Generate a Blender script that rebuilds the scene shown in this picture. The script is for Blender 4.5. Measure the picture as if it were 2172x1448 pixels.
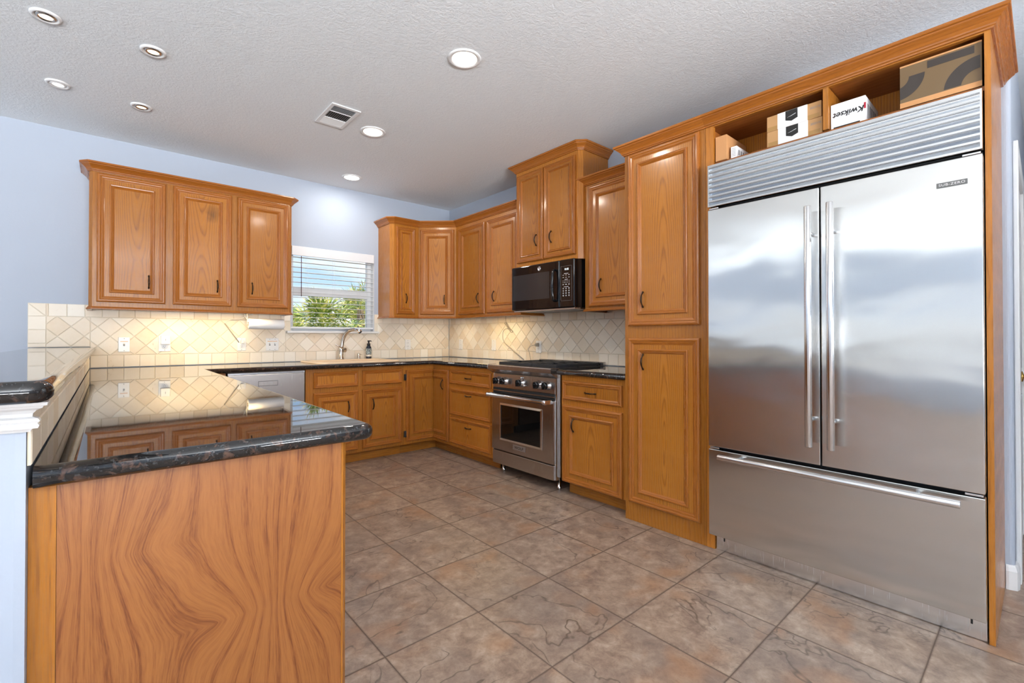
import bpy, bmesh, math, random
from math import pi, sin, cos, radians
from mathutils import Vector, Matrix

for o in list(bpy.data.objects):
    bpy.data.objects.remove(o, do_unlink=True)
SC = bpy.context.scene
COL = SC.collection
rnd = random.Random(7)

# ------------------------------------------------------------------ camera
CAM_Z, PITCH, YAW = 1.176, 0.472, 40.353
F_PX, CX, CY, IW, IH = 980.83, 1062.36, 706.83, 2172.0, 1448.0
cam = bpy.data.cameras.new('camera')
cam.sensor_fit = 'HORIZONTAL'; cam.sensor_width = 36.0
cam.lens = 36.0 * F_PX / IW
cam.shift_x = (IW / 2 - CX) / IW
cam.shift_y = (CY - IH / 2) / IW
cam.clip_start = 0.05; cam.clip_end = 300
camo = bpy.data.objects.new('camera', cam); COL.objects.link(camo)
camo.location = (0, 0, CAM_Z)
camo.rotation_euler = (radians(90 + PITCH), 0, -radians(YAW))
SC.camera = camo

# ------------------------------------------------------------------ colour management
vs = SC.view_settings
vs.view_transform = 'Standard'; vs.look = 'None'; vs.gamma = 1.0; vs.use_curve_mapping = False
vs.exposure = 0.32

def lin(h):
    h = h.lstrip('#'); out = []
    for i in (0, 2, 4):
        c = int(h[i:i + 2], 16) / 255
        out.append(c / 12.92 if c <= 0.04045 else ((c + 0.055) / 1.055) ** 2.4)
    return tuple(out) + (1.0,)

# ------------------------------------------------------------------ room numbers
YA, XB, ZC = 4.777, 3.22, 2.743       # window wall, range wall, ceiling
XL, YN, XR = -5.5, -4.0, 6.5          # far left wall, wall behind the camera, end of the hall
CT = 0.935                            # worktop height

# ------------------------------------------------------------------ sky
W = bpy.data.worlds.new('sky'); SC.world = W; W.use_nodes = True
wn, wl = W.node_tree.nodes, W.node_tree.links
wn.clear()
def N(nodes, t, **k):
    n = nodes.new(t)
    for a, b in k.items(): setattr(n, a, b)
    return n
tc = N(wn, 'ShaderNodeTexCoord'); sp = N(wn, 'ShaderNodeSeparateXYZ'); wl.new(tc.outputs['Generated'], sp.inputs[0])
rp = N(wn, 'ShaderNodeValToRGB'); wl.new(sp.outputs['Z'], rp.inputs[0])
rp.color_ramp.elements[0].position = 0.0; rp.color_ramp.elements[0].color = (0.86, 0.93, 1.0, 1)
rp.color_ramp.elements[1].position = 0.55; rp.color_ramp.elements[1].color = (0.10, 0.28, 0.72, 1)
e = rp.color_ramp.elements.new(0.10); e.color = (0.48, 0.70, 1.0, 1)
mp = N(wn, 'ShaderNodeMapping'); mp.inputs['Scale'].default_value = (1.6, 1.6, 5.5); wl.new(tc.outputs['Generated'], mp.inputs[0])
nz = N(wn, 'ShaderNodeTexNoise'); nz.inputs['Scale'].default_value = 2.2; nz.inputs['Detail'].default_value = 6
wl.new(mp.outputs[0], nz.inputs['Vector'])
cr = N(wn, 'ShaderNodeValToRGB'); cr.color_ramp.elements[0].position = 0.48; cr.color_ramp.elements[1].position = 0.68
wl.new(nz.outputs[0], cr.inputs[0])
mx = N(wn, 'ShaderNodeMix', data_type='RGBA'); wl.new(cr.outputs[0], mx.inputs[0])
wl.new(rp.outputs[0], mx.inputs[6]); mx.inputs[7].default_value = (1.0, 1.0, 1.0, 1)
bg = N(wn, 'ShaderNodeBackground'); bg.inputs[1].default_value = 1.05; wl.new(mx.outputs[2], bg.inputs[0])
wo = N(wn, 'ShaderNodeOutputWorld'); wl.new(bg.outputs[0], wo.inputs[0])

def light(name, typ, loc, rot, power, color=(1, 1, 1), **k):
    l = bpy.data.lights.new(name, typ); l.energy = power; l.color = color
    for a, b in k.items(): setattr(l, a, b)
    o = bpy.data.objects.new(name, l); COL.objects.link(o)
    o.location = loc; o.rotation_euler = rot
    return o

# sun over the roof from behind the house, lights the garden
light('sun', 'SUN', (0, 0, 20), (radians(28), 0, radians(-16)), 5.0, (1, 0.95, 0.85), angle=radians(0.6))
# added uplights outside the left and rear openings, brightening the room via the ceiling
WIN_L = [(-3.0, -0.2), (0.3, 4.6)]     # y ranges of the openings in the left wall
for i, (a, b) in enumerate(WIN_L):
    light('fill_uplight_left', 'AREA', (XL - 0.45, (a + b) / 2, 1.10), (0, -pi / 2 - radians(58), 0), 170, (0.92, 0.965, 1.0), spread=radians(112),
          shape='RECTANGLE', size=0.9, size_y=b - a)
WIN_N = [(-4.8, -2.2), (-1.5, 1.3)]    # x ranges of the openings behind the camera
for i, (a, b) in enumerate(WIN_N):
    light('fill_uplight_behind', 'AREA', ((a + b) / 2, YN - 0.45, 1.10), (pi / 2 + radians(52), 0, 0), (260, 560)[i], (0.95, 0.975, 1.0), spread=radians(118),
          shape='RECTANGLE', size=b - a, size_y=0.9)  # added lamp, aimed up so its bounce fills the kitchen from behind

# ------------------------------------------------------------------ mesh building
class MB:
    def __init__(s): s.v = []; s.f = []; s.m = []; s.uv = []; s.sm = []
    def vert(s, p): s.v.append(tuple(p)); return len(s.v) - 1
    def face(s, idx, uv=None, mi=0, g='z', smooth=False):
        s.f.append(list(idx)); s.m.append(mi); s.sm.append(smooth)
        if uv is None:
            P = [Vector(s.v[i]) for i in idx]
            n = Vector((0, 0, 0))
            for i in range(len(P)):
                a, b = P[i], P[(i + 1) % len(P)]
                n += Vector(((a.y - b.y) * (a.z + b.z), (a.z - b.z) * (a.x + b.x), (a.x - b.x) * (a.y + b.y)))
            ax = max(range(3), key=lambda k: abs(n[k]))
            gi = 'xyz'.index(g)
            if ax == gi: o1, o2 = [k for k in range(3) if k != ax]
            else: o2 = gi; o1 = [k for k in range(3) if k not in (ax, gi)][0]
            uv = [(p[o1], p[o2]) for p in P]
        s.uv.append(uv)
    def quad(s, a, b, c, d, **k): s.face([s.vert(p) for p in (a, b, c, d)], **k)
    def poly(s, pts, **k): s.face([s.vert(p) for p in pts], **k)
    def box(s, x0, x1, y0, y1, z0, z1, g='z', mi=0):
        c = [s.vert(p) for p in ((x0, y0, z0), (x1, y0, z0), (x1, y1, z0), (x0, y1, z0), (x0, y0, z1), (x1, y0, z1), (x1, y1, z1), (x0, y1, z1))]
        for q in ((0, 3, 2, 1), (4, 5, 6, 7), (0, 1, 5, 4), (1, 2, 6, 5), (2, 3, 7, 6), (3, 0, 4, 7)):
            s.face([c[i] for i in q], mi=mi, g=g)
    def prism(s, pts, z0, z1, g='z', mi=0):
        a = [s.vert((x, y, z0)) for x, y in pts]; b = [s.vert((x, y, z1)) for x, y in pts]
        n = len(pts)
        s.face(a[::-1], mi=mi, g=g); s.face(b, mi=mi, g=g)
        for i in range(n):
            j = (i + 1) % n; L = (Vector(pts[i]) - Vector(pts[j])).length
            u0 = pts[i][0] + pts[i][1]
            uv = [(u0, z0), (u0 + L, z0), (u0 + L, z1), (u0, z1)]
            s.face([a[i], a[j], b[j], b[i]], uv=uv, mi=mi)
    def tube(s, pts, r, n=10, cap=True, mi=0, ref=None):
        pts = [Vector(p) for p in pts]; rr = r if isinstance(r, (list, tuple)) else [r] * len(pts)
        rings = []; prev = None
        for i, p in enumerate(pts):
            t = (pts[min(i + 1, len(pts) - 1)] - pts[max(i - 1, 0)]).normalized()
            if prev is None:
                a = Vector(ref) if ref else (Vector((0, 0, 1)) if abs(t.z) < 0.9 else Vector((1, 0, 0)))
                prev = (a - t * a.dot(t)).normalized()
            else:
                prev = (prev - t * prev.dot(t)).normalized()
            bi = t.cross(prev)
            ra = rr[i]
            rx, ry = ra if isinstance(ra, tuple) else (ra, ra)
            rings.append([s.vert(p + prev * (rx * cos(2 * pi * k / n)) + bi * (ry * sin(2 * pi * k / n))) for k in range(n)])
        L = 0
        for i in range(len(rings) - 1):
            d = (pts[i + 1] - pts[i]).length
            for k in range(n):
                j = (k + 1) % n
                s.face([rings[i][k], rings[i][j], rings[i + 1][j], rings[i + 1][k]], mi=mi, smooth=True,
                       uv=[(k * .01, L), (k * .01 + .01, L), (k * .01 + .01, L + d), (k * .01, L + d)])
            L += d
        if cap:
            s.face(rings[0][::-1], mi=mi); s.face(rings[-1], mi=mi)
    def lathe(s, prof, c=(0, 0, 0), ax='z', n=28, mi=0, cap=True, smooth=True):
        # prof: list of (radius, height along axis)
        rings = []
        for r, h in prof:
            R = []
            for k in range(n):
                a = 2 * pi * k / n; p = (r * cos(a), r * sin(a), h)
                if ax == 'y': p = (p[0], p[2], -p[1])       # axis to +y
                if ax == '-y': p = (p[0], -p[2], p[1])
                if ax == 'x': p = (p[2], p[0], p[1])
                if ax == '-z': p = (p[0], -p[1], -p[2])
                R.append(s.vert((p[0] + c[0], p[1] + c[1], p[2] + c[2])))
            rings.append(R)
        for i in range(len(rings) - 1):
            for k in range(n):
                j = (k + 1) % n
                s.face([rings[i][k], rings[i][j], rings[i + 1][j], rings[i + 1][k]], mi=mi, smooth=smooth)
        if cap:
            if prof[0][0] > 1e-6: s.face(rings[0][::-1], mi=mi)
            if prof[-1][0] > 1e-6: s.face(rings[-1], mi=mi)
    def sweep(s, path, prof, z=0.0, mi=0, caps=True, closed=False, g=None):
        # prof: (offset to the right of the path, height)
        P = [Vector(p) for p in path]; n = len(P); M = []
        for i in range(n):
            ds = []
            if i > 0 or closed: ds.append((P[i] - P[i - 1]).normalized())
            if i < n - 1 or closed: ds.append((P[(i + 1) % n] - P[i]).normalized())
            nn = [Vector((d.y, -d.x)) for d in ds]
            if len(nn) == 1: M.append(nn[0])
            else:
                b = (nn[0] + nn[1]).normalized(); M.append(b / max(0.3, b.dot(nn[0])))
        rings = [[s.vert((P[i].x + M[i].x * o, P[i].y + M[i].y * o, z + h)) for o, h in prof] for i in range(n)]
        acc = [0]
        for a, b in zip(prof, prof[1:]): acc.append(acc[-1] + math.hypot(a[0] - b[0], a[1] - b[1]))
        L = 0
        for i in range(n if closed else n - 1):
            j = (i + 1) % n; d = (P[j] - P[i]).length
            for k in range(len(prof) - 1):
                s.face([rings[i][k], rings[j][k], rings[j][k + 1], rings[i][k + 1]], mi=mi,
                       uv=[(acc[k] + .31, L), (acc[k] + .31, L + d), (acc[k + 1] + .31, L + d), (acc[k + 1] + .31, L)])
            L += d
        if caps and not closed:
            s.face(rings[0][:], mi=mi); s.face(rings[-1][::-1], mi=mi)
    def slab(s, pts, z0, z1, r, mi=0, seg=5):
        # closed outline (counter-clockwise) with a rounded edge
        P = [Vector(p) for p in pts]; n = len(P); M = []
        for i in range(n):
            d0 = (P[i] - P[i - 1]).normalized(); d1 = (P[(i + 1) % n] - P[i]).normalized()
            n0, n1 = Vector((-d0.y, d0.x)), Vector((-d1.y, d1.x))
            b = (n0 + n1).normalized(); M.append(b / max(0.35, b.dot(n0)))
        h = (z1 - z0); rz = min(r, h / 2); prof = []
        for k in range(seg + 1):
            a = pi / 2 * k / seg; prof.append((r * (1 - sin(a)), z0 + rz * (1 - cos(a))))
        for k in range(seg + 1):
            a = pi / 2 * k / seg; q = (r * (1 - cos(a)), z1 - rz + rz * sin(a))
            if q != prof[-1]: prof.append(q)
        rings = [[s.vert((P[i].x + M[i].x * o, P[i].y + M[i].y * o, z)) for i in range(n)] for o, z in prof]
        for a, b in zip(rings, rings[1:]):
            for i in range(n):
                j = (i + 1) % n; s.face([a[i], a[j], b[j], b[i]], mi=mi, smooth=True)
        s.face(rings[0][::-1], mi=mi); s.face(rings[-1], mi=mi)
    def mesh(s, name, mats):
        me = bpy.data.meshes.new(name); me.from_pydata(s.v, [], s.f)
        for m in (mats if isinstance(mats, (list, tuple)) else [mats]): me.materials.append(m)
        ul = me.uv_layers.new(name='UVMap'); k = 0
        for pi_, p in enumerate(me.polygons):
            p.material_index = s.m[pi_]; p.use_smooth = s.sm[pi_]
            for c in range(p.loop_total): ul.data[p.loop_start + c].uv = s.uv[pi_][c]
        me.update()
        return me

def link(name, me, parent=None, loc=(0, 0, 0), rot=(0, 0, 0), bevel=0, seg=2):
    o = bpy.data.objects.new(name, me); COL.objects.link(o)
    o.location = loc; o.rotation_euler = rot
    if parent: o.parent = parent
    if bevel:
        b = o.modifiers.new('bevel', 'BEVEL'); b.width = bevel; b.segments = seg; b.limit_method = 'ANGLE'; b.angle_limit = radians(40)
        b.harden_normals = False
    return o
def part(name, mb, mats, parent, loc=(0, 0, 0), rot=(0, 0, 0), bevel=0, label=None, seg=2):
    o = link(name, mb.mesh(name, mats), parent, loc, rot, bevel, seg)
    if label: o['label'] = label
    return o
def tag(o, label, cat, group=None):
    o['label'] = label; o['category'] = cat
    if group: o['group'] = group
    return o
def thing(name, label, cat, loc=(0, 0, 0), rotz=0, group=None):
    o = bpy.data.objects.new(name, None); COL.objects.link(o); o.empty_display_size = 0.1
    o.location = loc; o.rotation_euler = (0, 0, rotz)
    return tag(o, label, cat, group)
def struct(name, mb, mats, label=None, bevel=0, **k):
    o = link(name, mb.mesh(name, mats), bevel=bevel, **k); o['kind'] = 'structure'
    if label: o['label'] = label
    return o
def spline(pts, n=6):
    P = [Vector(p) for p in pts]; out = []
    for i in range(len(P) - 1):
        p0, p1, p2, p3 = P[max(i - 1, 0)], P[i], P[i + 1], P[min(i + 2, len(P) - 1)]
        for k in range(n):
            t = k / n
            out.append(0.5 * ((2 * p1) + (p2 - p0) * t + (2 * p0 - 5 * p1 + 4 * p2 - p3) * t * t + (3 * p1 - p0 - 3 * p2 + p3) * t ** 3))
    out.append(P[-1]); return out
def one(f, *a, **k):
    m = MB(); getattr(m, f)(*a, **k); return m
def box(*a, **k): return one('box', *a, **k)
def text_mesh(name, body, size, mat, parent, loc, rot, depth=0.0008, align='CENTER', shear=0.0, space=1.0, sx=1.0, bold=0.0):
    cu = bpy.data.curves.new(name, 'FONT'); cu.body = body; cu.size = size; cu.extrude = depth
    cu.align_x = align; cu.align_y = 'CENTER'; cu.shear = shear; cu.space_character = space; cu.offset = bold
    t = bpy.data.objects.new(name, cu); COL.objects.link(t)
    dg = bpy.context.evaluated_depsgraph_get(); dg.update()
    me = bpy.data.meshes.new_from_object(t.evaluated_get(dg))
    bpy.data.objects.remove(t); me.materials.clear(); me.materials.append(mat); me.name = name
    o = link(name, me, parent, loc, rot); o.scale = (sx, 1, 1)
    return o

# ------------------------------------------------------------------ materials
class NT:
    def __init__(s, name):
        s.mat = bpy.data.materials.new(name); s.mat.use_nodes = True
        s.n = s.mat.node_tree.nodes; s.l = s.mat.node_tree.links; s.n.clear()
        s.out = s.n.new('ShaderNodeOutputMaterial'); s.b = s.n.new('ShaderNodeBsdfPrincipled')
        s.l.new(s.b.outputs[0], s.out.inputs[0])
    def add(s, t, **k):
        n = s.n.new(t)
        for a, b in k.items(): setattr(n, a, b)
        return n
    def set(s, sock, v):
        if hasattr(v, 'is_output') or isinstance(v, bpy.types.NodeSocket): s.l.new(v, sock)
        else: sock.default_value = v
    def p(s, **k):
        for a, b in k.items(): s.set(s.b.inputs[a.replace('_', ' ')], b)
    def math(s, op, a, b=None, c=None, clamp=False):
        n = s.add('ShaderNodeMath', operation=op); n.use_clamp = clamp
        for i, v in enumerate((a, b, c)):
            if v is not None: s.set(n.inputs[i], v)
        return n.outputs[0]
    def sep(s, v):
        n = s.add('ShaderNodeSeparateXYZ'); s.l.new(v, n.inputs[0]); return n.outputs
    def comb(s, x, y, z=0.0):
        n = s.add('ShaderNodeCombineXYZ')
        for i, v in enumerate((x, y, z)): s.set(n.inputs[i], v)
        return n.outputs[0]
    def noise(s, vec, scale, detail=2.0, rough=0.5, dist=0.0, col=False):
        n = s.add('ShaderNodeTexNoise'); s.l.new(vec, n.inputs['Vector'])
        n.inputs['Scale'].default_value = scale; n.inputs['Detail'].default_value = detail
        n.inputs['Roughness'].default_value = rough; n.inputs['Distortion'].default_value = dist
        return n.outputs[1 if col else 0]
    def ramp(s, f, stops, interp='LINEAR'):
        n = s.add('ShaderNodeValToRGB'); s.l.new(f, n.inputs[0]); r = n.color_ramp; r.interpolation = interp
        r.elements[0].position, r.elements[0].color = stops[0][0], stops[0][1]
        r.elements[1].position, r.elements[1].color = stops[-1][0], stops[-1][1]
        for pz, c in stops[1:-1]:
            e = r.elements.new(pz); e.color = c
        return n.outputs[0]
    def g(s, v): return (v, v, v, 1)
    def mix(s, f, a, b, blend='MIX'):
        n = s.add('ShaderNodeMix', data_type='RGBA', blend_type=blend); s.set(n.inputs[0], f); s.set(n.inputs[6], a); s.set(n.inputs[7], b)
        return n.outputs[2]
    def bump(s, h, strength=0.2, dist=0.002, nrm=None):
        n = s.add('ShaderNodeBump'); s.l.new(h, n.inputs['Height']); n.inputs['Strength'].default_value = strength; n.inputs['Distance'].default_value = dist
        if nrm: s.l.new(nrm, n.inputs['Normal'])
        return n.outputs[0]
    def coord(s, which='Object'): return s.add('ShaderNodeTexCoord').outputs[which]
    def rand(s): return s.add('ShaderNodeObjectInfo').outputs['Random']

def simple(name, col, rough=0.5, metal=0.0, **k):
    t = NT(name); t.p(Base_Color=lin(col) if isinstance(col, str) else col, Roughness=rough, Metallic=metal, **k); return t.mat

def oak(name, light_c, mid_c, dark_c, off=0.0, freq=85.0, rough=0.26, slope=0.07, var=0.25, shift=0.12, con=0.62, wob=0.007):
    t = NT(name)
    u, v, _ = t.sep(t.coord('UV')); r = t.rand()
    u = t.math('ADD', u, t.math('MULTIPLY_ADD', r, shift, off - shift / 2))
    v = t.math('ADD', v, t.math('MULTIPLY', r, 17.3))
    lo = t.noise(t.comb(t.math('MULTIPLY', u, 3.2), t.math('MULTIPLY', v, 1.1), t.math('MULTIPLY', r, 9.0)), 1.0, 2.0)
    lo2 = t.noise(t.comb(t.math('MULTIPLY', u, 16.0), t.math('MULTIPLY', v, 4.0)), 1.0, 2.0)
    # depth of the cut in the log drifts back and forth along the board
    tri = t.math('PINGPONG', v, 0.9)
    d = t.math('MULTIPLY_ADD', tri, slope, 0.015)
    d = t.math('ADD', d, t.math('MULTIPLY', t.math('SUBTRACT', lo, 0.5), 0.085))
    rr = t.math('SQRT', t.math('ADD', t.math('MULTIPLY', u, u), t.math('MULTIPLY', d, d)))
    rr = t.math('ADD', rr, t.math('MULTIPLY', t.math('SUBTRACT', lo2, 0.5), wob))
    ring = t.math('FRACT', t.math('MULTIPLY', rr, freq))
    band = t.ramp(ring, [(0.0, t.g(0.15)), (0.10, t.g(0.0)), (0.55, t.g(0.10)), (0.86, t.g(1.0)), (1.0, t.g(0.15))])
    pores = t.noise(t.comb(t.math('MULTIPLY', u, 420.0), t.math('MULTIPLY', v, 9.0)), 1.0, 2.0, 0.6)
    pores = t.ramp(pores, [(0.42, t.g(0.0)), (0.68, t.g(1.0))])
    fig = t.math('MULTIPLY', band, t.math('MULTIPLY_ADD', pores, 0.55, 0.45))
    c = t.mix(t.math('MULTIPLY', lo, 0.9), light_c, mid_c)
    c = t.mix(t.math('MULTIPLY_ADD', fig, con, t.math('MULTIPLY', pores, 0.18)), c, dark_c)
    hv = t.add('ShaderNodeHueSaturation'); t.l.new(c, hv.inputs['Color'])
    t.l.new(t.math('MULTIPLY_ADD', r, var, 1.0 - var * 0.5), hv.inputs['Value'])
    t.p(Base_Color=hv.outputs[0], Roughness=t.math('MULTIPLY_ADD', pores, 0.10, rough), Normal=t.bump(pores, 0.05, 0.001))
    t.b.inputs['Coat Weight'].default_value = 0.30; t.b.inputs['Coat Roughness'].default_value = 0.12; t.b.inputs['Specular IOR Level'].default_value = 0.28
    return t.mat

OL, OM, OD = lin('#ba7a31'), lin('#a46320'), lin('#582a0d')
M_OAK = oak('oak_panel', OL, OM, OD)
M_OAKS = oak('oak_straight', OL, OM, OD, off=0.55, freq=48.0, var=0.3, con=0.40, wob=0.05)
M_OAKR = oak('oak_moulding', lin('#ac6a29'), lin('#97541b'), lin('#54270b'), off=0.75, freq=60.0, var=0.12, con=0.34, wob=0.05)
def oak_end():
    t = NT('oak_end_panel'); u, v, _ = t.sep(t.coord('UV'))
    w = t.noise(t.comb(t.math('MULTIPLY', u, 3.0), t.math('MULTIPLY', v, 1.6)), 1.0, 3.0, 0.5)
    up = t.math('ADD', u, t.math('MULTIPLY', t.math('SUBTRACT', w, 0.5), 0.07))
    # two places where the grain lines crowd together and fan out again
    for uc, vc, A, sv, sx in ((-.165, .72, 1.3, .12, .12), (.185, .515, 1.7, .10, .13)):
        du = t.math('SUBTRACT', u, uc); dv = t.math('SUBTRACT', v, vc)
        ex = t.math('ADD', t.math('POWER', t.math('ABSOLUTE', t.math('DIVIDE', dv, sv)), 1.3), t.math('POWER', t.math('ABSOLUTE', t.math('DIVIDE', du, sx)), 2.0))
        up = t.math('ADD', up, t.math('MULTIPLY', t.math('MULTIPLY', du, A), t.math('POWER', 2.718, t.math('MULTIPLY', ex, -1.0))))
    lo = t.noise(t.comb(t.math('MULTIPLY', up, 7.0), t.math('MULTIPLY', v, 0.25)), 1.0, 2.0)
    ring = t.math('FRACT', t.math('ADD', t.math('MULTIPLY', up, 21.0), t.math('MULTIPLY', lo, 3.0)))
    band = t.ramp(ring, [(0.0, t.g(0.4)), (0.10, t.g(0.0)), (0.60, t.g(0.05)), (0.86, t.g(0.75)), (0.93, t.g(1.0)), (1.0, t.g(0.4))])
    fine = t.ramp(t.noise(t.comb(t.math('MULTIPLY', up, 95.0), t.math('MULTIPLY', v, 1.5)), 1.0, 3.0, 0.6), [(0.44, t.g(0.0)), (0.62, t.g(1.0))])
    zone = t.ramp(lo, [(0.42, t.g(0.0)), (0.56, t.g(1.0))])
    pores = t.ramp(t.noise(t.comb(t.math('MULTIPLY', up, 300.0), t.math('MULTIPLY', v, 14.0)), 1.0, 3.0, 0.7), [(0.42, t.g(0.0)), (0.64, t.g(1.0))])
    fig = t.math('MULTIPLY', band, t.math('MULTIPLY_ADD', pores, 0.6, 0.4))
    fig = t.math('ADD', fig, t.math('MULTIPLY', t.math('MULTIPLY', fine, t.math('MULTIPLY_ADD', zone, 0.6, 0.2)), t.math('MULTIPLY_ADD', pores, 0.5, 0.35)), clamp=True)
    c = t.mix(w, lin('#a66b38'), lin('#985c2b'))
    c = t.mix(t.math('MULTIPLY_ADD', fig, 0.70, t.math('MULTIPLY', pores, 0.22)), c, lin('#6a3312'))
    t.p(Base_Color=c, Roughness=t.math('MULTIPLY_ADD', pores, 0.1, 0.36), Normal=t.bump(pores, 0.05, 0.001)); return t.mat
M_OAKE = oak_end()
M_OAKIN = oak('oak_interior', lin('#a8662f'), lin('#9c5c28'), lin('#7c451c'), off=0.4, freq=30.0, rough=0.4)

def granite():
    t = NT('granite'); c = t.coord()
    vz = t.add('ShaderNodeTexVoronoi'); vz.inputs['Scale'].default_value = 95; t.l.new(c, vz.inputs['Vector'])
    n1 = t.noise(c, 42.0, 4.0, 0.65, 0.6); n2 = t.noise(c, 120.0, 2.0)
    brown = t.ramp(n1, [(0.54, t.g(0.0)), (0.66, t.g(1.0))]); grey = t.ramp(n2, [(0.60, t.g(0.0)), (0.72, t.g(1.0))])
    col = t.mix(brown, (0.012, 0.011, 0.011, 1), (0.13, 0.07, 0.048, 1))
    col = t.mix(t.math('MULTIPLY', grey, 0.45), col, (0.15, 0.16, 0.17, 1))
    col = t.mix(0.35, col, t.mix(vz.outputs['Distance'], (0.02, 0.018, 0.018, 1), (0.006, 0.006, 0.006, 1)))
    t.p(Base_Color=col, Roughness=0.025, IOR=1.55)
    return t.mat
M_GRAN = granite()

def steel(name, col=(0.60, 0.60, 0.60, 1), rough=0.24, aniso=0.7, wav=0.0, rot=0.0, streak=(900.0, 8.0)):
    t = NT(name)
    u, v, _ = t.sep(t.coord('UV'))
    st = t.noise(t.comb(t.math('MULTIPLY', u, streak[0]), t.math('MULTIPLY', v, streak[1])), 1.0, 1.0)
    t.p(Base_Color=col, Metallic=1.0, Roughness=t.math('MULTIPLY_ADD', st, 0.06, rough - 0.03))
    t.b.inputs['Anisotropic'].default_value = aniso; t.b.inputs['Anisotropic Rotation'].default_value = rot
    tg = t.add('ShaderNodeTangent', direction_type='UV_MAP', uv_map='UVMap'); t.l.new(tg.outputs[0], t.b.inputs['Tangent'])
    if wav:
        w = t.noise(t.comb(t.math('MULTIPLY', u, 2.2), t.math('MULTIPLY', v, 3.2)), 1.0, 1.5, 0.45, 0.4)
        t.l.new(t.bump(w, wav, 0.02), t.b.inputs['Normal'])
    return t.mat
M_FRIDGE = steel('brushed_fridge_steel', (0.66, 0.66, 0.645, 1), 0.20, 1.0, wav=0.34)
M_STEEL = steel('brushed_steel', (0.47, 0.44, 0.42, 1), 0.26, 0.6)
M_STEELH = steel('handle_steel', (0.72, 0.72, 0.73, 1), 0.20, 0.0)
M_BADGE = simple('badge_grey', (0.16, 0.16, 0.155, 1), 0.4, 0.6)
M_BLETTER = simple('badge_letter', (0.7, 0.7, 0.69, 1), 0.35)
M_BLETTERD = simple('badge_plate', (0.36, 0.34, 0.33, 1), 0.35, 0.8)
M_GRILLE = simple('anodised_grille', (0.72, 0.73, 0.74, 1), 0.09, 1.0)
M_CHROME = simple('chrome', (0.8, 0.8, 0.8, 1), 0.08, 1.0)
M_NICKEL = simple('brushed_nickel', (0.55, 0.52, 0.48, 1), 0.25, 1.0)
M_BRONZE = simple('dark_bronze', '#3a2d24', 0.32, 0.9)
M_BLACK = simple('black_gloss', (0.006, 0.006, 0.007, 1), 0.06)
M_BLACKM = simple('black_matte', (0.012, 0.012, 0.014, 1), 0.45)
M_IRON = simple('cast_iron', (0.016, 0.018, 0.022, 1), 0.42)
M_GLASSDK = simple('oven_glass', (0.004, 0.004, 0.004, 1), 0.03)
M_DARK = simple('dark_gap', (0.01, 0.01, 0.01, 1), 0.8)
M_WHITE = simple('white_trim', (0.74, 0.74, 0.74, 1), 0.4)
M_PLATE = simple('white_plastic', (0.83, 0.82, 0.80, 1), 0.3)
M_SLAT = simple('white_blind', (0.72, 0.73, 0.75, 1), 0.4)
M_GREY = simple('grey_print', (0.25, 0.25, 0.26, 1), 0.5)
M_PAPER = simple('paper_towel', (0.84, 0.84, 0.84, 1), 0.9)
M_BISCUIT = simple('biscuit_sink', lin('#e2c6a4'), 0.12)
M_KRAFT = simple('kraft_card', lin('#b98d5c'), 0.7)
M_KRAFTD = simple('dark_kraft_card', lin('#705a3d'), 0.30)
M_TAN = simple('tan_card', lin('#c9925f'), 0.7)
M_INK = simple('dark_ink', lin('#3b342f'), 0.3)
M_INKB = simple('black_ink', (0.012, 0.012, 0.012, 1), 0.5)
M_TAPE = simple('clear_tape', lin('#a8824f'), .12)
M_RED = simple('red_ink', lin('#b01530'), 0.5)
M_WBOX = simple('white_card', (0.86, 0.86, 0.87, 1), 0.4)
M_BRASS = simple('brass', (0.6, 0.38, 0.12, 1), 0.25, 1.0)
M_WAND = simple('burgundy_wand', lin('#4a1420'), 0.3)
M_CABLE = simple('white_cable', (0.78, 0.77, 0.74, 1), 0.5)
M_CABLEG = simple('grey_cable', lin('#8d8578'), 0.6)
M_RACE = simple('grey_raceway', lin('#a39a8c'), 0.5)

def emit(name, col, s):
    t = NT(name); t.p(Base_Color=(0.8, 0.8, 0.8, 1), Emission_Color=col, Emission_Strength=s); return t.mat
M_LAMPW = emit('lamp_warm', (1.0, 0.86, 0.70, 1), 4.0)
M_LAMPD = emit('lamp_white', (1.0, 0.98, 0.95, 1), 4.0)
M_BULB = emit('bulb_warm', (1.0, 0.72, 0.52, 1), 1.5)
M_STRIP = emit('under_cabinet_glow', (1.0, 0.78, 0.42, 1), 6.0)
M_DIGIT = emit('clock_digits', (0.85, 0.95, 1.0, 1), 1.5)

def ceiling_mat():
    t = NT('knockdown_ceiling'); c = t.coord()
    n = t.noise(c, 55.0, 3.0, 0.6, 0.8); n2 = t.noise(c, 18.0, 2.0)
    h = t.math('ADD', t.ramp(n, [(0.42, t.g(0)), (0.58, t.g(1))]), t.math('MULTIPLY', n2, 0.6))
    t.p(Base_Color=(0.775, 0.815, 0.845, 1), Roughness=0.9, Normal=t.bump(h, 0.26, 0.004)); return t.mat
def wall_mat(name, col):
    t = NT(name); c = t.coord()
    h = t.noise(c, 70.0, 3.0, 0.6)
    t.p(Base_Color=lin(col), Roughness=0.65, Normal=t.bump(h, 0.15, 0.003)); return t.mat
M_CEIL = ceiling_mat()
M_WALL = wall_mat('blue_grey_paint', '#abb4c2')

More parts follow.
